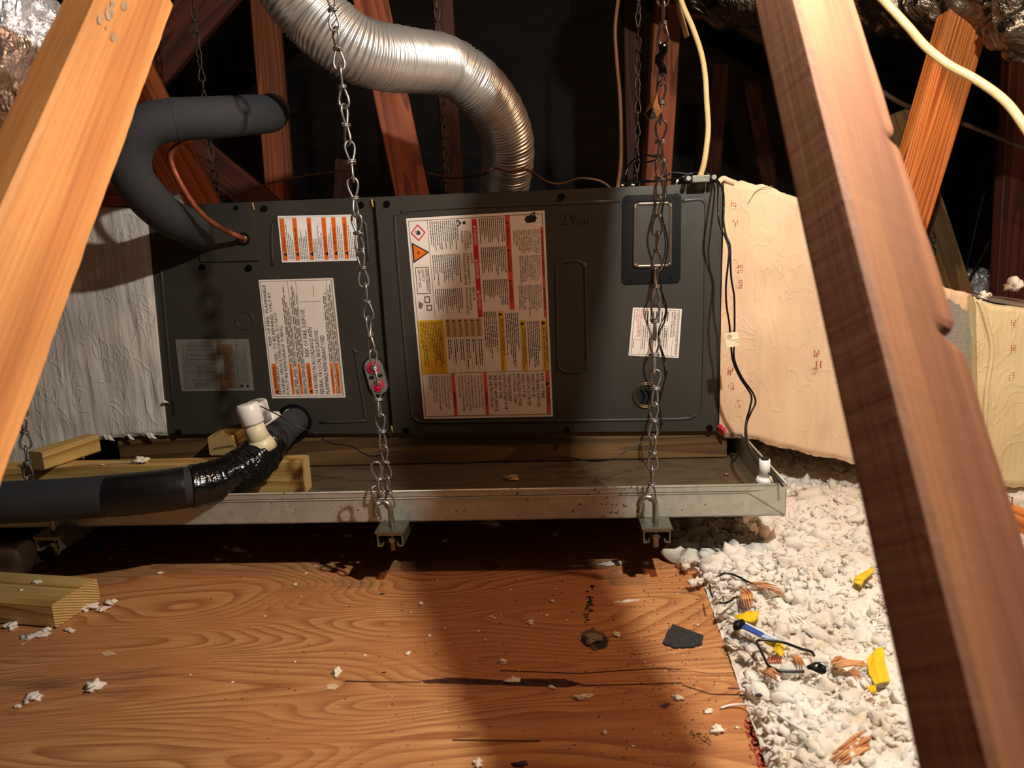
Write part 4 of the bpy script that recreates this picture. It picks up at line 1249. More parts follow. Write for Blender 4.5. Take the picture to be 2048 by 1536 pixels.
# grey foil faced top of the duct box, ragged drips under the left plenum
random.seed(21)
mb = MB()
for (px, py) in [(x, 944 - (x > 60) * (x - 60) * .55 + (x > 130) * (x - 130) * .4) for x in range(8, 170, 7)]:
    a = Up(px, py, .004 + random.uniform(-.004, .006)); l = random.uniform(.006, .02)
    mb.tube([a + UZ * .01, a, a - UZ * l * .6 + HX * random.uniform(-.004, .004), a - UZ * l + HX * random.uniform(-.006, .006)], [.006, .005, .003, .0012], 6)
for (px, py) in [(184, 878), (190, 880), (214, 877), (222, 878), (262, 876), (300, 874), (306, 874)]:
    a = Up(px, py, .002); mb.tube([a + UZ * .008 - HX * .006, a - UZ * .001, a - UZ * random.uniform(.001, .004) + HX * .007], [.003, .0035, .001], 6)
mb.build('mastic_drips', M_MASTL, parent=PLL, kind='stuff')
mb = MB(); mb.tube([Up(336, 806, .002), Up(330, 803, .012), Up(322, 808, .006)], [.002, .003, .001], 6); mb.build('mastic_curl', M_MASTL, parent=PLL)
# foil-backed scrap on the plenum's top behind the foam pipe
pp = [Up(300, 345, -.05), Up(340, 395, -.02), Up(352, 380, -.05), Up(368, 412, -.01), Up(335, 414, -.01), Up(318, 395, -.02)]
mb = MB(); mb.prism(pp, -NX * .004); tag(mb.build('mastic_flap', M_MASTL, loc=pp[3]), 'white mastic flap on the cabinet top behind the foam pipe', 'sealant')

# ================================================================== TIMBER
def near_member(name, pa, za, pb, zb, w_, t_, phi, side, mat, label, ext0, ext1, notch=()):
    """stick whose near corner edge runs from pixel pa (depth za) to pb (depth zb); wide face turned phi degrees, side=+1 wide face right of the corner"""
    A = Dp(*pa, za); B = Dp(*pb, zb)
    X = (B - A).normalized(); A = A - X * ext0; B = B + X * ext1
    view = ((Dp(*pa, za) + Dp(*pb, zb)) / 2 - CAM).normalized(); view = (view - X * view.dot(X)).normalized()
    right = view.cross(X) if view.cross(X).x > 0 else -view.cross(X)
    ph = math.radians(phi)
    ew = right * math.cos(ph) * side + view * math.sin(ph)
    et = -right * math.sin(ph) * side + view * math.cos(ph)
    L = (B - A).length; nx, nw, ntt = 220, 22, 9
    # surface loop around the section, rounded at the arrises
    prof = []
    rw = .0035
    def seg(a, b, n): return [(a[0] + (b[0] - a[0]) * k / n, a[1] + (b[1] - a[1]) * k / n) for k in range(n)]
    prof += seg((rw, 0), (w_ - rw, 0), nw) + seg((w_ - rw, 0), (w_, rw), 2) + seg((w_, rw), (w_, t_ - rw), ntt) + seg((w_, t_ - rw), (w_ - rw, t_), 2)
    prof += seg((w_ - rw, t_), (rw, t_), nw) + seg((rw, t_), (0, t_ - rw), 2) + seg((0, t_ - rw), (0, rw), ntt) + seg((0, rw), (rw, 0), 2)
    n = len(prof); vs = []
    for i in range(nx + 1):
        x = L * i / nx
        for (a, b) in prof:
            vs.append((x, a, b))
    v = np.array(vs); q = v * np.array([1, 1, 1.])
    h = (fbm(q * np.array([14, 60, 60]), 3) - .5) * .0009
    # rough wane along the far arris and chips
    far = np.clip((v[:, 1] - (w_ - .012)) / .012, 0, 1)
    h2 = (fbm(q * np.array([30, 40, 40]) + 3, 3) - .55) * .006 * far
    v[:, 1] += h2
    near0 = np.clip(1 - v[:, 1] / .004, 0, 1) * np.clip(1 - v[:, 2] / .004, 0, 1)
    v[:, 1] += near0 * (fbm(q * 90, 3) - .5) * .003
    v[:, 2] += h
    Ai = Dp(*pa, za)
    for (px, py, dep, lx, ly) in notch:      # bite out of the far arris at pixel height py
        # parameter along X where the corner line is at height py
        best = min(range(nx + 1), key=lambda i: abs(proj(A + X * (L * i / nx))[1] - py))
        x0 = L * best / nx
        g = np.exp(-((v[:, 0] - x0) / lx) ** 2)
        k = np.clip((v[:, 1] - (w_ - ly)) / ly, 0, 1)
        v[:, 1] -= g * k * dep * (.7 + .6 * fbm(q * 70, 2))
        v[:, 2] += g * k * dep * .5 * (v[:, 2] < t_ / 2)
    fs = [(i * n + k, i * n + (k + 1) % n, (i + 1) * n + (k + 1) % n, (i + 1) * n + k) for i in range(nx) for k in range(n)]
    fs += [tuple(range(n - 1, -1, -1)), tuple(nx * n + k for k in range(n))]
    me = bpy.data.meshes.new(name); me.from_pydata([tuple(x) for x in v], [], fs); me.materials.append(mat); me.update()
    bm = bmesh.new(); bm.from_mesh(me); bmesh.ops.recalc_face_normals(bm, faces=bm.faces); bm.to_mesh(me); bm.free()
    o = bpy.data.objects.new(name, me); COL.objects.link(o)
    R = Matrix((X, ew, et)).transposed().to_4x4(); R.translation = A; o.matrix_world = R
    o['_base'] = list(A); o['_L'] = L
    tag(o, label, 'beam')
    return o, A, X, ew, et


def proj(P):
    d = P - CAM; z = d.dot(fwd); return 1024 + FPX * d.dot(rtv) / z, 768 - FPX * d.dot(upv) / z


BR_, *_r = near_member('truss_brace', (1595, 0), .56, (1992, 1536), .315, .089, .038, 61, 1, W_NEAR_R,
                       'large blurred brown truss brace crossing the right side of the picture', .45, .36,
                       notch=((0, 182, .008, .005, .02), (0, 588, .012, .0055, .03)))
BL_, lA, lX, lew, let = near_member('truss_brace', (195, 0), .67, (-22, 480), .52, .089, .038, 42, 1, W_NEAR_L,
                                    'large blurred orange truss brace crossing the upper left corner', .13, .55)
# faded blue-grey grade stamp on the left brace (flat print)
M_STAMP = plain('grade_stamp', (150, 122, 96), .7, nscale=120, namt=.3, bstr=0)
mb = MB(); random.seed(4)
for (px, py, w0, h0) in ((200, 38, 7, 22), (218, 26, 9, 28), (224, 8, 6, 16), (248, 12, 8, 20), (212, 56, 4, 8), (226, 74, 8, 16), (236, -10, 8, 14)):
    ring = []
    for a in range(8):
        x = px + w0 * math.cos(a * .785) * random.uniform(.6, 1.1); y = py + h0 * .6 * math.sin(a * .785) * random.uniform(.7, 1.1)
        d = ray(x, y); t = (lA - CAM).dot(let) / d.dot(let)
        ring.append(CAM + d * t - let * .0009)
    mb.add(ring, [tuple(range(8))])
mb.build('grade_stamp', M_STAMP, parent=BL_).matrix_basis = Matrix()
st = bpy.data.objects[[o.name for o in BL_.children][0]]
st.matrix_parent_inverse = BL_.matrix_world.inverted(); st.location = lA

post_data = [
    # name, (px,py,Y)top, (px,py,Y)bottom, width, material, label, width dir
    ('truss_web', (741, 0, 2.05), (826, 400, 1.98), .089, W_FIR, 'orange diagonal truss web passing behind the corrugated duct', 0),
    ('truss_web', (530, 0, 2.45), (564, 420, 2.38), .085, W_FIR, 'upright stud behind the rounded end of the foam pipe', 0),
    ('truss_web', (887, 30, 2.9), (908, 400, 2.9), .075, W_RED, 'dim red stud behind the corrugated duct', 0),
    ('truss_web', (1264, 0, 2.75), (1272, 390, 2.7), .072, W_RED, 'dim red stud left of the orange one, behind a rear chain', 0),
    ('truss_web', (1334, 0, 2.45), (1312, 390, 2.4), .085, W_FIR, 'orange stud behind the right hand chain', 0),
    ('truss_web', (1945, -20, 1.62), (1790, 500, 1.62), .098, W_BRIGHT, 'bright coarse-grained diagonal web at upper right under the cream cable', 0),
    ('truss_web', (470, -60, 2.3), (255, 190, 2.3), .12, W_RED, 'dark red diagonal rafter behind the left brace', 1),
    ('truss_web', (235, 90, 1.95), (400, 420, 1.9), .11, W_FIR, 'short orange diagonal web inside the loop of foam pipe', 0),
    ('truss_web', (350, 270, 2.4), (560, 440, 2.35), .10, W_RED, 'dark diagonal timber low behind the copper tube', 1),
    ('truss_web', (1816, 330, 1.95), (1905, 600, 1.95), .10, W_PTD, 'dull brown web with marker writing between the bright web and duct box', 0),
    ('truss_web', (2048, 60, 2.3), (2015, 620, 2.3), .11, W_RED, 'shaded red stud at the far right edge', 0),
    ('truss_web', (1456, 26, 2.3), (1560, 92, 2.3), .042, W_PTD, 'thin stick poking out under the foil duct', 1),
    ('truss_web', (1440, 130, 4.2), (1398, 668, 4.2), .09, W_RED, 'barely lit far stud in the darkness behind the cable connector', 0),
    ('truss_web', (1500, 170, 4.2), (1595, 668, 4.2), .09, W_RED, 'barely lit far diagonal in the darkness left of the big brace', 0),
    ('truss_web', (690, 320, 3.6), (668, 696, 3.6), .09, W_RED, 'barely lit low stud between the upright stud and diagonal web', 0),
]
for k, (nm, a, b, w_, m, lb, kind) in enumerate(post_data):
    A = Yp(*a); B = Yp(*b); e = (B - A)
    if kind == 0:
        if k < 12: A = A - e * .35; B = B + e * (.35 if k not in (5, 9) else .1)
        if B.z < .02: pass
    board(nm, A, B, w_, .038, Vector((1, .12, 0)) if abs(e.normalized().x) < .8 else UZ, m, lb, endmat=M_END, seed=k)
# support timber on which the webs stand (bottom chord) dim behind the unit
a = Up(205, 400, -.12); b = Up(262, 396, -.12)
board('timber_block', Up(190, 388, -.12), Up(285, 384, -.12), .06, .038, UZ, W_FIR, 'small wood piece left of the foam pipe above the white plenum', 'block', endmat=M_END)
# marker writing on the dull brown web
mb = MB()
for s in ([(1866, 462), (1872, 474), (1868, 486), (1862, 478), (1870, 470)], [(1864, 490), (1872, 500), (1868, 512), (1862, 505)], [(1872, 516), (1868, 526)]):
    P_ = crom([Yp(x, y, 1.92) for x, y in s], 3); mb.tube(P_, .0015, 5)
web = [o for o in bpy.data.objects if o.get('label', '').startswith('dull brown web')][0]
o = mb.build('marker_writing', M_MARK, loc=(0, 0, 0)); o.parent = web; o.matrix_parent_inverse = web.matrix_world.inverted()
# offcut lying on the plywood, lower left
q1 = Zp(112, 1258, 0); q2 = Zp(188, 1208, 0)
u = (q2 - q1).normalized(); lft = Vector((-u.y, u.x, 0))
c = q1 + u * .0445 + UZ * .0192
board('board_offcut', c + lft * .5, c, .089, .038, u, W_PT, 'yellow board offcut lying on the plywood at the left edge', 'board', endmat=M_END)
# scrap of wood with a staple at the far right on the insulation
a = Zp(1968, 1006, .05); b = Zp(2090, 1062, .05)
sw = board('wood_scrap', a, b, .05, .02, Vector((.3, 1, 0)), W_BRIGHT, 'orange wood scrap with a staple half buried at the right edge', 'wood scrap', endmat=M_END)
mb = MB(); s0 = Zp(2007, 1010, .062); mb.tube([s0, s0 + UZ * .016, s0 + UZ * .013 + Vector((.014, 0, 0)), s0 + Vector((.014, 0, -.004))], .001, 6)
o = mb.build('staple', M_STRUT, loc=(0, 0, 0)); o.parent = sw; o.matrix_parent_inverse = sw.matrix_world.inverted()


# ================================================================== FOIL DUCTS
def foil_duct(name, pts, r, mat, label, amp, nseg=64, steps=90, fr=9):
    P_ = crom(pts, max(2, steps // (len(pts) - 1))); mb = MB(); mb.tube(P_, r, nseg)
    v = np.array(mb.v); c = np.repeat(np.array([tuple(p) for p in P_]), nseg, axis=0)
    d = v - c; q = v * fr
    h = (np.abs(fbm(q + 3, 4) - .5) * 2) ** .6
    h2 = np.abs(fbm(v * fr * 4 + 8, 3) - .5)
    v = c + d * (1 + amp * (h[:, None] - .5) + amp * .8 * (h2[:, None] - .1))
    mb.v = [tuple(x) for x in v]
    o = mb.build(name, mat, loc=P_[0]); return tag(o, label, 'duct')


foil_duct('foil_duct', [Yp(-330, -120, 1.0), Yp(-170, 0, .98), Yp(-60, 90, .98), Yp(-30, 160, 1.0), Yp(-60, 300, 1.05)], .115, M_FOIL, 'crumpled shiny foil covered duct in the upper left corner', .28, 96, 120, 14)
foil_duct('foil_duct', [Yp(1330, -120, 2.2), Yp(1450, -62, 2.1), Yp(1640, -46, 1.95), Yp(1800, -50, 1.8), Yp(1950, -50, 1.65), Yp(2150, -60, 1.6)], .13, M_FOILD, 'dusty crumpled foil duct along the upper right edge', .3, 72, 110, 10)
foil_duct('foil_duct', [Yp(2025, -120, 1.45), Yp(2035, -40, 1.45), Yp(2045, 40, 1.47), Yp(2080, 66, 1.5)], .062, M_FOILD, 'sagging foil bulge at the top right corner beside the bright web', .45, 64, 70, 14)
foil_duct('foil_scrap', [Yp(1890, 565, 2.6), Yp(1930, 560, 2.6), Yp(1990, 570, 2.6)], .05, M_FOIL, 'dark glinting foil far behind the duct box', .7, 36, 40, 20)

# ================================================================== CABLES AND WIRES
cable('cream_cable', yp([(1700, -70, 1.25), (1762, -5, 1.2), (1815, 52, 1.18), (1850, 92, 1.16), (1895, 128, 1.14), (1945, 155, 1.12), (1990, 185, 1.1), (2022, 215, 1.08), (2055, 262, 1.06), (2100, 330, 1.05), (2200, 470, 1.08), (2380, 640, 1.15), (2700, 800, 1.3), (3100, 860, 1.5)]), .0062, M_ROMEX, 'thick cream cable sagging across the upper right corner')
cable('cream_cable', yp([(1352, -60, 1.6), (1362, 0, 1.58), (1385, 55, 1.56), (1402, 105, 1.54), (1410, 150, 1.52), (1413, 200, 1.5), (1416, 255, 1.47), (1412, 300, 1.44), (1407, 330, 1.4)]) + [cc + UZ * .006], .0055, M_ROMEX, 'cream cable dropping into the connector on the air handler')
mb = MB(); mb.tube(yp([(1352, -30, 1.62), (1358, 20, 1.61), (1366, 46, 1.6), (1374, 74, 1.6)]), [(.002, .008)] * 4, 8); tag(mb.build('cable_sheath_end', M_ROMEX, loc=Yp(1358, 20, 1.61)), 'torn cream sheath end hanging beside the cable by the orange stud', 'cable')
cable('brown_cable', yp([(1243, -60, 1.9), (1236, 0, 1.88), (1230, 60, 1.86), (1234, 130, 1.84), (1240, 200, 1.8), (1242, 280, 1.76), (1241, 330, 1.7), (1235, 378, 1.62)]), .0045, M_WIREB, 'brown cable hanging down left of the dim red stud')
cable('brown_wire', yp([(215, 382, 2.2), (300, 386, 2.15), (400, 385, 2.1), (470, 388, 2.1), (540, 366, 2.1), (620, 350, 2.1), (700, 340, 2.08), (780, 330, 2.05), (850, 345, 1.98), (900, 356, 1.9), (960, 350, 1.5), (990, 336, 1.46), (1020, 341, 1.46), (1055, 340, 1.5), (1090, 362, 1.6), (1120, 368, 1.62), (1160, 357, 1.62), (1200, 362, 1.62), (1226, 380, 1.6)]), .0028, M_WIREBD, 'thin brown wire swagging behind the cabinet and across the corrugated duct')
cable('brown_cable', yp([(1700, 130, 1.9), (1745, 168, 1.9), (1790, 200, 1.9), (1840, 222, 1.95), (1910, 242, 1.95), (1980, 268, 1.98), (2060, 300, 2.0), (2150, 330, 2.0), (2500, 380, 2.0), (3000, 300, 2.0), (3300, 100, 2.0)]), .0058, M_WIREBD, 'shaded brown cable passing behind the bright web at right')
cable('black_rod', yp([(2060, -40, 2.5), (2010, 200, 2.5), (1993, 290, 2.5), (1960, 420, 2.5), (1925, 570, 2.5), (1900, 690, 2.5)]), .004, M_BLKPL, 'thin dark rod hanging in the darkness at the right', 'rod')
cable('black_rod', yp([(1985, 470, 2.55), (1960, 520, 2.55), (1935, 570, 2.55), (1890, 680, 2.55)]), .005, M_BLKPL, 'short dark rod leaning behind the duct box', 'rod')
W_ = .0016
# black pair beside the right chain
cable('black_wire', yp([(1310, 310, 1.32), (1328, 316, 1.31), (1334, 350, 1.30), (1331, 390, 1.28), (1324, 430, 1.28), (1335, 480, 1.28), (1330, 530, 1.28), (1318, 562, 1.28), (1332, 610, 1.28), (1330, 640, 1.28), (1317, 675, 1.28), (1330, 720, 1.28), (1333, 745, 1.27), (1322, 790, 1.27), (1316, 815, 1.27), (1325, 850, 1.26)]), W_, M_WIRE, 'thin black wire hanging just right of the right hand chain', 'wire')
cable('black_wire', yp([(1312, 316, 1.325), (1326, 330, 1.315), (1329, 380, 1.295), (1322, 425, 1.285), (1331, 490, 1.285), (1322, 550, 1.285), (1326, 600, 1.285), (1331, 625, 1.29), (1316, 668, 1.285), (1325, 715, 1.285), (1330, 760, 1.28), (1317, 800, 1.275), (1322, 830, 1.27), (1318, 866, 1.26), (1290, 880, 1.25), (1255, 900, 1.24), (1225, 918, 1.23), (1180, 922, 1.24), (1120, 914, 1.26), (1060, 922, 1.26), (1000, 920, 1.26), (940, 926, 1.26), (880, 925, 1.26), (810, 905, 1.26), (780, 906, 1.26), (740, 912, 1.27), (700, 892, 1.28), (660, 886, 1.29), (630, 868, 1.3), (600, 855, 1.3), (560, 832, 1.29), (520, 812, 1.27), (500, 806, 1.26)]), .0011, M_WIRE, 'long thin black wire sagging along the pan to the white drain cap', 'wire')
cable('black_wire', yp([(1250, 352, 1.45), (1258, 330, 1.45), (1270, 318, 1.42), (1285, 311, 1.4), (1300, 311, 1.38), (1314, 316, 1.36), (1310, 320, 1.36), (1295, 324, 1.38), (1272, 325, 1.42), (1268, 335, 1.44), (1270, 350, 1.45), (1262, 362, 1.44), (1248, 368, 1.42)]), W_, M_WIRE, 'black wire loop tangled round the chain above the cabinet', 'wire')
cable('black_wire', yp([(1255, 362, 1.44), (1280, 360, 1.42), (1310, 362, 1.39), (1335, 350, 1.36), (1350, 345, 1.36), (1375, 348, 1.36), (1400, 347, 1.36), (1420, 352, 1.35), (1436, 362, 1.33), (1446, 382, 1.29), (1448, 410, 1.27), (1447, 440, 1.265), (1452, 470, 1.26), (1460, 492, 1.255), (1461, 530, 1.25), (1463, 560, 1.25), (1468, 590, 1.25), (1469, 620, 1.25), (1469, 660, 1.25), (1468, 690, 1.25), (1469, 720, 1.25), (1484, 755, 1.245), (1505, 785, 1.24), (1511, 805, 1.24), (1502, 825, 1.235), (1493, 850, 1.23), (1496, 885, 1.2), (1512, 915, 1.15), (1530, 945, 1.1)]) + [fs + UZ * .084], .0017, M_WIRE, 'black wire running over the cabinet corner and down the cream plenum to the float switch', 'wire')
cable('black_wire', yp([(1258, 368, 1.43), (1290, 364, 1.41), (1320, 362, 1.38), (1360, 356, 1.36), (1385, 346, 1.36), (1410, 346, 1.35), (1428, 354, 1.34), (1436, 372, 1.3), (1436, 420, 1.27), (1440, 450, 1.265), (1452, 478, 1.26), (1458, 500, 1.255), (1456, 530, 1.25), (1452, 570, 1.25), (1453, 610, 1.25), (1459, 650, 1.25), (1462, 690, 1.25), (1466, 722, 1.25), (1480, 755, 1.245), (1502, 790, 1.24), (1500, 815, 1.235), (1492, 845, 1.23), (1492, 880, 1.2), (1508, 915, 1.15), (1526, 940, 1.11), (1548, 952, 1.08), (1566, 972, 1.05)]), .0017, M_WIRE, 'black wire twinned with the float switch wire, ending at the corner of the pan rim', 'wire')
# tag on the pair
tg = [Up(1450, 667, .075), Up(1476, 663, .075), Up(1479, 692, .075), Up(1453, 695, .075)]
tg = [Yp(1450, 667, 1.243), Yp(1476, 663, 1.243), Yp(1479, 692, 1.243), Yp(1453, 695, 1.243)]
mb = MB(); mb.prism([tg[3], tg[2], tg[1], tg[0]], Vector((0, .0006, 0)))
TG = mb.build('wire_tag', plain('tag_paper', (246, 224, 186), .5, bstr=0), loc=tg[3]); tag(TG, 'small cream tag printed with an oval logo around the black wires', 'tag')
TG['_base'] = list(tg[3])


def tgp(a, b): return (tg[0] * (1 - a) + tg[1] * a) * (1 - b) + (tg[3] * (1 - a) + tg[2] * a) * b + Vector((0, -.0004, 0))


mb = MB()
mb.tube([tgp(.30 + .2 * math.cos(a) * (1 if abs(math.cos(a)) < .8 else .95), .28 + .15 * math.sin(a)) for a in [k * math.pi / 8 for k in range(16)]], .00025, 5, True)
for txt, a0, b0, a1, b1 in (('SAFE', .18, .2, .43, .35), ('CONDENSATE', .36, .5, .98, .58), ('SWITCH', .68, .66, .99, .74), ('TM', .62, .17, .68, .21)):
    v, f, mx = glyphs(txt); mb.add([tgp(a0 + (a1 - a0) * x / mx[0], b1 - (b1 - b0) * y / mx[1]) for x, y in v], f)
mb.build('logo_print', M_INK, parent=TG)

# ================================================================== LOOSE INSULATION
def insulation():
    xs = []; nx, ny = 430, 560
    y = .30 + (2.75 - .30) * (np.linspace(0, 1, ny) ** 1.35)
    X0 = edge_far.x + (y - edge_far.y) * edge_d.x
    u = np.linspace(0, 1, nx)
    XX = X0[:, None] - .0005 + (u[None, :] ** 1.55) * (2.3 - X0[:, None]); YY = np.repeat(y[:, None], nx, 1)
    P_ = np.stack([XX.ravel(), YY.ravel(), np.zeros(nx * ny)], 1)
    big = fbm(P_ * 5 + 1, 3); wp = P_ + .012 * (np.stack([fbm(P_ * 40 + 2, 2), fbm(P_ * 40 + 31, 2), fbm(P_ * 40 + 61, 2)], 1) - .5); mid = np.abs(fbm(wp * 34 + 7, 3) - .5) * 2; fine = np.abs(fbm(wp * 110 + 3, 2) - .5) * 2
    d = (XX - X0[:, None]).ravel()
    e = np.clip(d / .05, 0, 1)
    z = .001 + e * (.006 + .035 * (big - .35)) + .024 * (1 - mid) * (.35 + .65 * e) - .014 + .010 * (1 - fine)
    z += np.clip((P_[:, 1] - 1.25) / .5, 0, 1) * .02
    # keep below the strut end and pan
    P_[:, 2] = np.clip(z, -.004, .12)
    q = P_ + 0; P_[:, 0] += (fbm(q * 60 + 20, 2) - .5) * .006 * e; P_[:, 1] += (fbm(q * 60 + 40, 2) - .5) * .006
    verts = P_
    i = np.arange(ny - 1)[:, None] * nx + np.arange(nx - 1)[None, :]
    i = i.ravel(); F_ = np.stack([i, i + 1, i + nx + 1, i + nx], 1)
    # tufts
    bm = bmesh.new(); bmesh.ops.create_icosphere(bm, subdivisions=2, radius=1)
    sv = np.array([tuple(v.co) for v in bm.verts]); sf = np.array([[v.index for v in f.verts] for f in bm.faces]); bm.free()
    rs = np.random.RandomState(2)
    K = 3000; V = [verts]; T = []; base = len(verts)
    for k in range(K):
        yy = .38 + (2.3 - .38) * rs.rand() ** 1.5; x0 = edge_far.x + (yy - edge_far.y) * edge_d.x
        far = rs.rand() < .25
        xx = x0 + .006 + abs(rs.rand() ** 1.3) * (1.35 if far else .62)
        if yy > 1.0 and rs.rand() < .12: xx = x0 - .03 + rs.rand() * .06
        sz = (rs.uniform(.0025, .0075) if rs.rand() < .85 else rs.uniform(.007, .013)) * (1.4 if yy > 1.05 else 1)
        sc = sz * np.array([rs.uniform(.7, 1.7), rs.uniform(.6, 1.3), rs.uniform(.6, 1.1)])
        a = rs.rand() * 6.28; c, s = math.cos(a), math.sin(a)
        p = sv * (1 + 1.1 * (vnoise(sv * 2.1 + rs.rand(3) * 40) - .5) + 1.3 * (vnoise(sv * 4.3 + rs.rand(3) * 40) - .5))[:, None] * sc
        p = np.stack([p[:, 0] * c - p[:, 1] * s, p[:, 0] * s + p[:, 1] * c, p[:, 2]], 1)
        g = np.array([[xx, yy, 0.]])
        dd = min(1, max(0, (xx - x0) / .05))
        zz = .008 + dd * (.006 + .035 * (fbm(g * 5 + 1, 3)[0] - .35)) + .006 + max(0, min(1, (yy - 1.25) / .5)) * .02
        V.append(p + np.array([xx, yy, zz])); T.append(sf + base); base += len(sv)
    for k in range(46):      # big soft wads pushed up along the pan
        t = rs.rand(); yy = 1.14 + rs.rand() * .26; xx = .27 + t * .42
        sz = rs.uniform(.012, .024)
        p = sv * (1 + 1.0 * (vnoise(sv * 1.7 + rs.rand(3) * 40) - .5) + .6 * (vnoise(sv * 4.1 + rs.rand(3) * 40) - .5))[:, None] * sz * np.array([1.2, .9, .75])
        V.append(p + np.array([xx, yy, .012])); T.append(sf + base); base += len(sv)
    V = np.concatenate(V); T = np.concatenate(T)
    me = bpy.data.meshes.new('loose_insulation')
    nv = len(V); nq = len(F_); ntr = len(T)
    me.vertices.add(nv); me.vertices.foreach_set('co', V.astype(np.float32).ravel())
    me.loops.add(nq * 4 + ntr * 3); me.polygons.add(nq + ntr)
    me.loops.foreach_set('vertex_index', np.concatenate([F_.ravel(), T.ravel()]).astype(np.int32))
    st_ = np.concatenate([np.arange(nq) * 4, nq * 4 + np.arange(ntr) * 3]).astype(np.int32); me.polygons.foreach_set('loop_start', st_)
    me.polygons.foreach_set('use_smooth', np.ones(nq + ntr, dtype=bool))
    me.update(calc_edges=True); me.validate()
    me.materials.append(M_FIBER)
    o = bpy.data.objects.new('loose_insulation', me); COL.objects.link(o)
    tag(o, 'white fluffy blown insulation filling the joist bay right of the plywood', 'insulation', kind='stuff')
    return o


insulation()
# loose curly strands on the insulation
rs = random.Random(9); mb = MB()
_pp = [(0, 0)] * 2600
_q = np.array([(rs.random() ** 1.2 * .45 + .008, rs.uniform(.5, 1.35)) for _ in _pp])
_g = np.stack([np.array([xe(y) + d for d, y in _q]), _q[:, 1], np.zeros(len(_q))], 1)
_h = .012 + np.clip(_q[:, 0] / .05, 0, 1) * (.006 + .035 * (fbm(_g * 5 + 1, 3) - .35))
for (xx, yy, _), hz in zip(_g, _h):
    p = Vector((xx, yy, hz + rs.uniform(-.003, .006))); a = rs.random() * 6.28
    L_ = rs.uniform(.005, .013); pts = [p]
    for k in range(5): a += rs.uniform(-1.3, 1.3); p = p + Vector((math.cos(a), math.sin(a), rs.uniform(-.4, .4))) * L_ * .3; pts.append(p)
    r0 = rs.uniform(.0008, .0017)
    mb.tube(pts, [r0 * .6, r0, r0 * 1.2, r0, r0 * .9, r0 * .3], 5, caps=False)
tag(mb.build('insulation_strands', M_FIBER, loc=(.5, .9, .02)), 'curly white fibres lying loose over the blown insulation', 'insulation', kind='stuff')


# ================================================================== SMALL THINGS ON THE FLOOR
def crumb(px, py, w_, h_, seed, mat=M_CRUMB, name='insulation_crumb', label=None, group=None, z=0.0, cat='crumb', flat=.55, rot=0.0, base=None, amp=1.0):
    """irregular torn lump, w_ x h_ pixels across"""
    c = Zp(px, py, z); zc = (c - CAM).dot(fwd)
    sx = w_ / FPX * zc / 2; sy = h_ / FPX * zc / 2 * 1.25
    bm = bmesh.new(); bmesh.ops.create_icosphere(bm, subdivisions=3 if w_ > 14 else 2, radius=1)
    for v in bm.verts:
        q = v.co.copy()
        f = 1 + amp * (.85 * mnoise.noise(q * 1.6 + Vector((seed * 3.1, 0, 0))) + .4 * mnoise.noise(q * 4 + Vector((0, seed * 1.7, 0))))
        x, y = q.x * f * sx, q.y * f * sy
        v.co = Vector((x * math.cos(rot) - y * math.sin(rot), x * math.sin(rot) + y * math.cos(rot), (q.z * f * .5 + .42) * min(sx, sy) * 2 * flat))
    me = bpy.data.meshes.new(name); bm.to_mesh(me); bm.free(); me.materials.append(mat)
    me.polygons.foreach_set('use_smooth', [True] * len(me.polygons))
    o = bpy.data.objects.new(name, me); COL.objects.link(o); o.location = c
    if label: tag(o, label, cat, group)
    return o


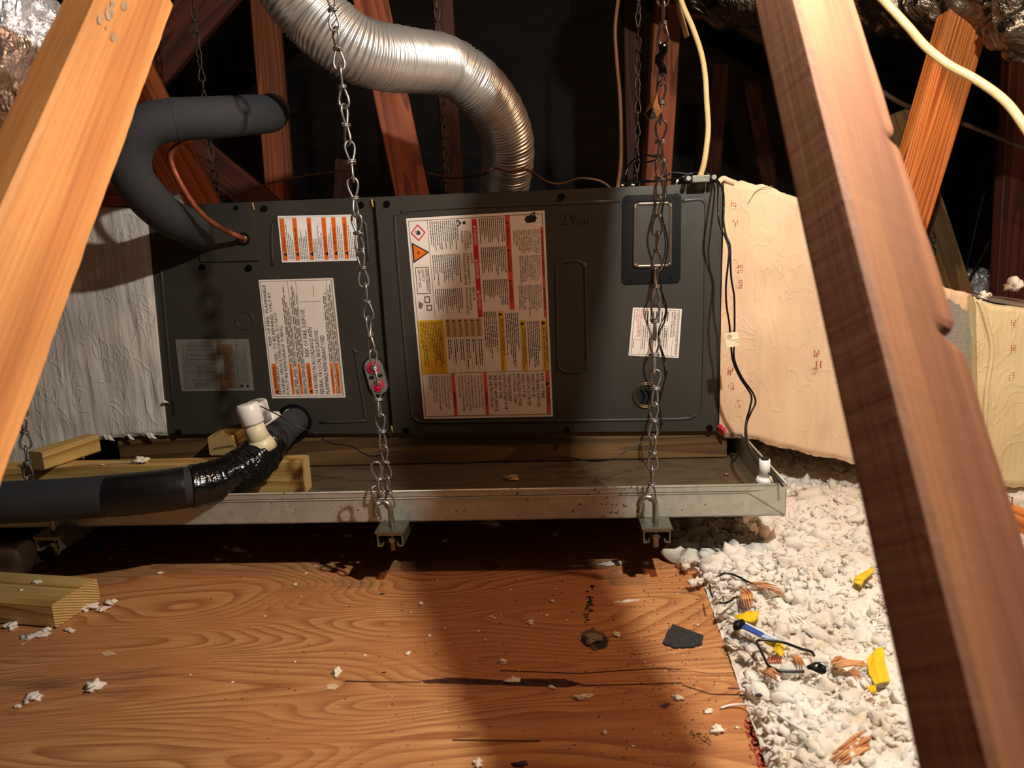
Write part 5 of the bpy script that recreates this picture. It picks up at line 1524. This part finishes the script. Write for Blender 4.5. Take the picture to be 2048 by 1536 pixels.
big = [(68, 1398, 30, 20, 'lump of white insulation with a lobe, near the lower left corner', 'insulation_lump'),
       (35, 1414, 14, 9, 'small white crumb touching the lump near the lower left corner', 'insulation_lump'),
       (188, 1376, 30, 28, 'three-pronged white scrap on the dark stain of the plywood', 'insulation_lump'),
       (72, 1272, 46, 22, 'flat cream clump in front of the board offcut', 'insulation_lump'),
       (93, 1262, 20, 12, 'small clump against the corner of the board offcut', 'insulation_lump'),
       (22, 1256, 22, 16, 'white tuft against the offcut at the left edge', 'insulation_lump'),
       (175, 1218, 34, 18, 'white fluff stuck to the end of the board offcut', 'insulation_lump'),
       (207, 1220, 18, 12, 'curled white fluff just right of the offcut end', 'insulation_lump'),
       (225, 1207, 20, 12, 'outermost curl of white fluff right of the offcut', 'insulation_lump'),
       (140, 1262, 24, 8, 'thin pale shred under the offcut end', 'insulation_lump'),
       (475, 1102, 28, 10, 'white rolled scrap under the pan, left of centre', 'insulation_lump'),
       (675, 1346, 16, 18, 'round white crumb above the pale scraped mark', 'insulation_lump'),
       (980, 1048, 28, 20, 'grey fluffy tuft under the middle of the pan', 'insulation_lump'),
       (1224, 1126, 46, 13, 'flat white plaster flake on the bright plywood below the pan', 'plaster_flake'),
       (1433, 1463, 24, 18, 'white knobbly lump by the lower right corner of the plywood', 'insulation_lump'),
       (1418, 1424, 20, 9, 'thin white flake above the knobbly lump', 'insulation_lump'),
       (1005, 1325, 18, 9, 'pinkish winged crumb above the torn split', 'insulation_lump'),
       (1165, 1396, 34, 10, 'twisted cream shred below the right end of the split', 'insulation_lump'),
       (955, 1530, 16, 16, 'round white crumb at the bottom edge of the picture', 'insulation_lump'),
       (842, 1209, 9, 10, 'small upright crumb in the shaded middle of the plywood', 'insulation_lump'),
       (816, 1308, 10, 9, 'oval pink crumb left of the split', 'insulation_lump'),
       (1208, 1466, 12, 9, 'small white crumb in the lower middle shade', 'insulation_lump'),
       (1025, 1362, 30, 10, 'pale splinter lying in the torn split', 'insulation_lump'),
       (1103, 1376, 16, 7, 'pink chip below the torn split', 'insulation_lump'),
       (1357, 1398, 22, 9, 'white chip in a knot on the plywood', 'insulation_lump'),
       (1292, 1128, 12, 12, 'small grey tuft beside the strut shadow', 'insulation_lump'),
       (1153, 1132, 28, 6, 'slim white flake on the plywood left of the plaster flake', 'plaster_flake'),
       (1255, 1202, 40, 7, 'long white scrape flake on the bright plywood', 'plaster_flake')]
random.seed(31)
for k, (x, y, w_, h_, lb, nm) in enumerate(big):
    flat_ = .14 if (nm == 'plaster_flake' or 'flat' in lb) else .5
    crumb(x, y, w_, h_, k + 2, name=nm, label=lb, flat=flat_, rot=random.uniform(-.6, .6) if w_ < 30 else .1, amp=1.25)
small = [(612, 1147, 7), (685, 1112, 10), (630, 1133, 7), (664, 1127, 8), (792, 1123, 8), (773, 1142, 9), (821, 1224, 6), (859, 1272, 9), (889, 1258, 9), (956, 1263, 7), (981, 1234, 9), (988, 1237, 8), (970, 1280, 7), (1093, 1232, 10), (1060, 1247, 16), (1104, 1204, 12), (1133, 1241, 7), (1021, 1180, 6), (874, 1162, 5), (1113, 1178, 5), (730, 1311, 7),
         (1232, 1270, 16), (1395, 1250, 6), (1290, 1325, 6), (1330, 1342, 6), (1474, 1456, 10), (1265, 1493, 7), (590, 1324, 7), (380, 1350, 6), (465, 1365, 7), (530, 1233, 6), (590, 1170, 12), (222, 1117, 9), (500, 1112, 10), (435, 1120, 14), (320, 1147, 12), (555, 1078, 8), (630, 1072, 10), (694, 1072, 16), (890, 1082, 14), (1110, 1070, 9), (1050, 1092, 6), (745, 1085, 9), (1380, 1095, 9),
         (250, 1040 + 50, 10), (1340, 1052, 10), (1545, 948, 8), (450, 1095, 12)]
for k, (x, y, s) in enumerate(small):
    if y < 1000: continue
    crumb(x, y, s, s * .6, 50 + k, label='tiny white crumb of insulation scattered on the plywood', group='tiny crumbs on the plywood', rot=k, flat=.4)
# crumbs on other surfaces
ly = c.z + .0192
crumb(75, 1166, 18, 9, 91, label='white crumb on top of the board offcut, nearest its end', z=.038, name='insulation_lump')
crumb(42, 1182, 10, 6, 92, label='smaller white crumb on the board offcut, further from its end', z=.038, name='insulation_lump')
crumb(283, 925, 26, 16, 93, label='white fluff on the top edge of the board in the pan', z=bz0 + bh, name='insulation_lump', amp=1.4)
crumb(204, 930, 12, 4, 94, label='thin white flake on the board in the pan', z=bz0 + bh, name='insulation_lump', flat=.3)
crumb(1022, 958, 26, 12, 95, label='torn tan scrap lying on the pan bed', z=PZ0 + .002, name='insulation_lump', mat=plain('tan_scrap', (178, 140, 100), .9), flat=.5, amp=1.5)
crumb(1452, 950, 10, 7, 96, label='small grey bit on the pan bed at right', z=PZ0 + .002, name='insulation_lump', mat=plain('grey_scrap', (120, 100, 86), .9))
for k, (x, y, zz) in enumerate(((1266, 372, 0), (1245, 372, 0))):
    p = Up(x, y, -.02); p.z = tz + .003
    o = crumb(1266, 1150, 8, 8, 97 + k, label=('white chip on the cabinet top by the brown cable', 'second white chip on the cabinet top near the red stud')[k], name='insulation_lump'); o.location = p
p = Up(1352, 366, -.02); p.z = tz + .001
mb = MB(); mb.tube([p, p + UZ * .006 + HX * .002, p + UZ * .012 + HX * .005], [.002, .0022, .0006], 6); tag(mb.build('insulation_lump', M_CRUMB, loc=p), 'upright white chip on the cabinet top left of the cable connector', 'crumb')
# tufts on the duct box
pk = Up(2026, 572, -.12)
for (x, y, s, lb) in ((2028, 571, 40, 'white fluffy tuft on the duct box at the right edge'), (1968, 592, 28, 'small white wad on the near edge of the duct box')):
    o = crumb(1600, 1300, s, s * .8, s, label=lb, name='insulation_lump', amp=1.3, flat=.9); o.location = Up(x, y + s * .25, -.02 if s < 30 else -.10)
# knot hole with fluff
random.seed(77)
mb = MB(); L_ = ragged([(1196, 1270), (1212, 1272), (1217, 1284), (1212, 1294), (1198, 1298), (1190, 1288)], z=.0007, jitter=1.5, n=4); mb.add(L_, [tuple(range(len(L_)))]); mb.build('knot_hole', M_MARK, parent=floor)
mb = MB(); L_ = ragged([(1164, 1262), (1185, 1256), (1205, 1264), (1218, 1280), (1212, 1296), (1190, 1302), (1170, 1292), (1162, 1278)], z=.0004, jitter=3, n=5); mb.add(L_, [tuple(range(len(L_)))]); mb.build('sooty_halo', plain('soot_halo', (96, 74, 52), .9, nscale=200, namt=.4), parent=floor)
crumb(1183, 1281, 34, 26, 61, mat=plain('grey_fluff', (150, 134, 110), .95, nscale=300, namt=.5, bstr=1, bscale=500, bdist=.003), label='grey dusty fluff beside the knot hole in the plywood', name='insulation_lump', flat=.3, amp=1.1)
# black shingle scrap
L_ = ragged([(1345, 1251), (1378, 1262), (1406, 1274), (1404, 1290), (1385, 1296), (1350, 1298), (1326, 1289), (1332, 1270)], z=.0005, jitter=1.2, n=5)
mb = MB(); mb.prism(L_[::-1], UZ * .0025); tag(mb.build('shingle_scrap', M_TILEBLK, loc=L_[0]), 'ragged black scrap lying flat on the bright plywood', 'scrap')
# purple smudge, brown and dark chips
mb = MB(); L_ = ragged([(1318, 1412), (1336, 1404), (1342, 1408), (1330, 1416)], z=.0006, jitter=1, n=3); mb.add(L_, [tuple(range(len(L_)))]); mb.build('smudge', plain('purple_smudge', (84, 52, 66), .8), parent=floor)
for k, (x, y, s, lb) in enumerate(((623, 1109, 12, 'dark leaf bit left of the middle strut'), (1040, 1530, 26, 'dark greenish chip at the bottom edge'), (765, 1163 + 25, 10, 'dark chip in the shaded plywood'), (1394, 1199, 6, 'dark speck near the plywood edge'), (768, 1345, 8, 'dark sliver above the crack'), (1385, 1440, 6, 'dark speck above the white lump'))):
    crumb(x, y, s, s * .4, 200 + k, mat=M_MARK, name='dark_chip', label=lb, cat='chip', flat=.3)
# grey smear of dust near the white lump
mb = MB()
for _ in range(60):
    t = random.random(); x = 1382 + 35 * t + random.gauss(0, 6); y = 1462 + 22 * t + random.gauss(0, 4); r = random.uniform(.8, 2.6)
    mb.add([Zp(x + r * math.cos(a), y + r * math.sin(a) * .6, .0005) for a in (5, 3.8, 2.5, 1.2, 0)], [(0, 1, 2, 3, 4)])
for _ in range(700):
    y = random.uniform(1110, 1530); x = random.uniform(420, 1400) if random.random() < .4 else random.gauss(1330, 70)
    if Zp(x, y).x > xe(Zp(x, y).y) - .004: continue
    r = random.uniform(.6, 2.0)
    mb.add([Zp(x + r * math.cos(a) * 1.3, y + r * math.sin(a) * .6, .0005) for a in (5, 3.8, 2.5, 1.2, 0)], [(0, 1, 2, 3, 4)], random.choice((0, 0, 1)))
tag(mb.build('sawdust_specks', [plain('dark_dust', (84, 58, 40), .9, bstr=0), plain('pale_dust', (226, 190, 150), .9, bstr=0)], loc=Zp(1300, 1300)), 'fine sawdust and dirt specks scattered over the plywood', 'dust', kind='stuff')
# pale scraped patches in the face of the plywood
for pl in ([(652, 1370), (668, 1366), (678, 1372), (670, 1380), (655, 1378)], [(200, 1305), (222, 1302), (235, 1308), (212, 1312)], [(42, 1288), (62, 1278), (44, 1292)]):
    mb = MB(); L_ = ragged(pl, z=.0006, jitter=1.5, n=4); mb.add(L_, [tuple(range(len(L_)))]); mb.build('scraped_patch', plain('scraped_wood', (214, 178, 142), .9), parent=floor)
# blue wire nut
p = Zp(194, 1103, 0)
mb = MB(); ax_ = Vector((.95, -.3, 0)).normalized(); a = p + UZ * .0065
mb.tube([a - ax_ * .010, a - ax_ * .004, a + ax_ * .006, a + ax_ * .009], [.0045, .0065, .0078, .0074], 10); tag(mb.build('wire_connector', M_BLUE, loc=p), 'small dark blue twist connector on the plywood under the pan', 'connector')
# orange-brown sliver by the white roll
mb = MB(); mb.tube([Zp(428, 1103, .002), Zp(442, 1106, .003), Zp(455, 1104, .002)], [(.0012, .004)] * 3, 6, refup=UZ); tag(mb.build('wood_sliver', W_FIR, loc=Zp(440, 1104)), 'brown sliver of wood beside the white roll under the pan', 'splinter')
# clear bottle lying on the plywood
b0 = Zp(-95, 1150, .0); b1 = Zp(62, 1148, .0); ax_ = (b1 - b0).normalized(); RB = .030
lift = UZ * RB
Pb = [b0 + lift, b0 + (b1 - b0) * .6 + lift, b1 - ax_ * .030 + lift, b1 - ax_ * .018 + lift, b1 - ax_ * .006 + lift, b1 - ax_ * .001 + lift, b1 - ax_ * .006 + lift]
BT = empty('plastic_bottle', b0, 'crushed clear plastic bottle lying at the left edge under the pan', 'bottle')
mb = MB(); mb.tube(crom(Pb[:6], 5), [RB * x for x in np.interp(np.linspace(0, 1, 26), [0, .78, .86, .93, .98, 1], [1, 1, .97, .85, .55, .2])], 32)
vv = []
for v in mb.v:
    q = Vector(v); vv.append(tuple(q + (q - (b0 + lift + ax_ * (q - b0 - lift).dot(ax_))) * .16 * mnoise.noise(q * 45)))
mb.v = vv; mb.build('bottle_body', M_CLEAR, parent=BT)
mb = MB(); mb.tube([b1 - ax_ * .034 + lift, b1 - ax_ * .030 + lift], RB * .97, 24, caps=False); mb.build('bottle_seam', M_CLEAR, parent=BT)
crumb(72, 1128, 20, 14, 71, label='white fluff caught against the clear bottle', name='insulation_lump', amp=1.3, flat=.9)

# bits lying on the insulation
ZI = .03


def zi(l, z=ZI): return [Zp(x, y, z) for x, y in l]


def flat_piece(pxl, name, mat, label, cat, z=ZI, th=.0015, tilt=.01, jit=1.2, n=3):
    out = []
    for i in range(len(pxl)):
        a, b = pxl[i], pxl[(i + 1) % len(pxl)]
        for k in range(n):
            t = k / n; out.append(Zp(a[0] + (b[0] - a[0]) * t + random.uniform(-jit, jit), a[1] + (b[1] - a[1]) * t + random.uniform(-jit, jit), z + tilt * .3 * math.sin(i * 2 + k)))
    mb = MB(); mb.prism(out[::-1], UZ * th); o = mb.build(name, mat, loc=out[0]); return tag(o, label, cat)


random.seed(5)
flat_piece([(1466, 1233), (1500, 1223), (1518, 1226), (1518, 1236), (1508, 1245), (1486, 1244)], 'plastic_scrap', M_YPLAS, 'yellow plastic scrap behind the blue stick', 'plastic scrap')
flat_piece([(1528, 1284), (1560, 1286), (1572, 1296), (1562, 1316), (1550, 1304), (1545, 1294)], 'plastic_scrap', M_YPLAS, 'yellow plastic scrap under the looped black wire', 'plastic scrap')
flat_piece([(1750, 1300), (1766, 1294), (1772, 1330), (1780, 1364), (1750, 1370), (1738, 1350), (1734, 1322)], 'plastic_scrap', M_YPLAS, 'largest upright yellow plastic scrap near the big brace', 'plastic scrap')
flat_piece([(1708, 1155), (1728, 1146), (1745, 1134), (1750, 1141), (1732, 1158), (1722, 1172), (1708, 1164)], 'plastic_scrap', M_YPLAS, 'narrow yellow plastic scrap furthest back near the big brace', 'plastic scrap', z=.043)
flat_piece([(1733, 1374), (1752, 1372), (1752, 1386), (1740, 1384)], 'plastic_scrap', M_YPLAS, 'tiny yellow scrap just below the largest one', 'plastic scrap', z=.038)
def stick(a, b, w_, z=ZI + .006):
    A = Zp(*a, z); B = Zp(*b, z); d = (B - A).normalized(); s = Vector((-d.y, d.x, 0)) * w_; return A, B, s
BS = empty('blue_stick', Zp(1487, 1254, ZI), 'flat blue and clear plastic stick with a black tip', 'stick')
A, B, s = stick((1487, 1254), (1540, 1280), .0045); mb = MB(); mb.prism([A - s, B - s, B + s, A + s], UZ * .002); mb.build('blue_bar', M_BLUE, parent=BS)
A, B, s = stick((1526, 1273), (1552, 1284), .005); mb = MB(); mb.prism([A - s, B - s, B + s, A + s], UZ * .0024); mb.build('pale_tip', M_BLUEP, parent=BS)
A, B, s = stick((1490, 1249), (1552, 1281), .0012); mb = MB(); mb.prism([A - s, B - s, B + s, A + s], UZ * .003); mb.build('white_edge', M_WHITE, parent=BS)
mb = MB(); mb.tube(zi([(1471, 1256), (1476, 1250), (1486, 1245)], ZI + .007), [.004, .0065, .005], 8); mb.build('black_tip', M_BLKPL, parent=BS)
for k, (pts, lb, r) in enumerate((([(1438, 1152), (1448, 1147), (1462, 1148), (1478, 1154), (1495, 1163), (1507, 1168)], 'short curved black wire near the top of the plywood edge', .0016),
                                  ([(1419, 1170), (1421, 1182), (1425, 1194)], 'tiny black wire hugging the plywood edge', .0014),
                                  ([(1438, 1205), (1448, 1206), (1460, 1202), (1468, 1196), (1477, 1194)], 'short wavy black wire beside the plywood edge', .0015),
                                  ([(1628, 1311), (1622, 1303), (1600, 1297), (1570, 1286), (1540, 1281), (1520, 1280), (1514, 1285), (1521, 1300), (1530, 1318), (1536, 1330), (1552, 1340), (1575, 1343), (1608, 1343)], 'long looped black wire below the blue stick', .0018))):
    cable('black_wire', zi(pts, ZI + .009), r, M_WIRE, lb, 'wire')
mb = MB(); ctr_ = Zp(1632, 1334, ZI + .008); mb.tube([ctr_ + Vector((.0085 * math.cos(a), .006 * math.sin(a), .002 * math.sin(a * 2))) for a in [k * .35 for k in range(2, 17)]], [.0012 + .0002 * k for k in range(15)], 8)
mb.tube(zi([(1638, 1332), (1646, 1336), (1646, 1342)], ZI + .009), .004, 8); tag(mb.build('black_clip', M_BLKPL, loc=ctr_), 'small black ring shaped clip at the end of the looped wire', 'clip')
mb = MB(); c0 = Zp(1546, 1326, ZI + .006)
for k in range(6):
    mb.tube([c0 + Vector((-.008 + k * .003, -.004, .002)), c0 + Vector((-.003 + k * .003, .006, .004))], .0013, 6)
tag(mb.build('copper_strands', M_COPPER, loc=c0), 'bundle of short bare copper strands inside the wire loop', 'wire scrap')
cable('white_zip_tie', [Zp(1441, 1416, .002), Zp(1462, 1410, .004), Zp(1485, 1409, .006), Zp(1505, 1412, .012), Zp(1530, 1420, .02), Zp(1550, 1425, .03), Zp(1580, 1445, .03), Zp(1618, 1468, .034)], .0013, M_PVC, 'thin white strip reaching from the plywood over the insulation', 'strip')


def splinter(a, b, w_, label, n=5, z=ZI + .004, mat=M_SPLINT, seed=0):
    A = Zp(*a, z); B = Zp(*b, z); d = B - A; s = Vector((-d.y, d.x, 0)).normalized()
    rs = random.Random(seed); E = MB()
    for k in range(n):
        o_ = (k - (n - 1) / 2) * w_ / n; a0 = rs.uniform(0, .12); a1 = rs.uniform(.82, 1.05)
        h = rs.uniform(0, .003)
        E.tube([A + d * a0 + s * o_ + UZ * h, A + d * (a0 + a1) / 2 + s * o_ * 1.15 + UZ * (h + .003), A + d * a1 + s * o_ * 1.3 + UZ * h], [w_ / n * .35, w_ / n * .75, w_ / n * .25], 5)
    o = E.build('wood_splinter', mat, loc=A); return tag(o, label, 'splinter')


splinter((1487, 1175), (1500, 1215), .014, 'upright splintered wood chip above the yellow scrap', 5, seed=1, z=.040)
splinter((1494, 1170), (1562, 1180), .010, 'long wood splinter reaching right from the black wire', 5, seed=2, z=.046)
splinter((1536, 1178), (1568, 1196), .006, 'short orange splinter at the end of the long one', 3, seed=3, z=.044)
splinter((1665, 1528), (1768, 1462), .016, 'large folded wood splinter at the bottom of the insulation', 6, seed=4)
splinter((1662, 1334), (1732, 1330), .012, 'pale curled wood shaving near the black clip', 4, seed=5)
splinter((1664, 1330), (1690, 1318), .008, 'orange chip above the pale wood shaving', 3, seed=6)
splinter((1586, 1312), (1606, 1336), .009, 'pale shaving between the wire loop and the clip', 3, seed=7)
splinter((1526, 1340), (1562, 1358), .014, 'broad pale chip below the looped wire', 4, seed=8)
splinter((1700, 1340), (1722, 1366), .007, 'thin pale shaving left of the largest yellow scrap', 3, seed=9)
crumb(1518, 1392, 14, 8, 66, mat=M_MARK, name='dark_chip', label='dark bit at the plywood edge on the insulation', cat='chip', z=.02)

for o in bpy.data.objects:
    for k in ('_base', '_L'):
        if k in o: del o[k]
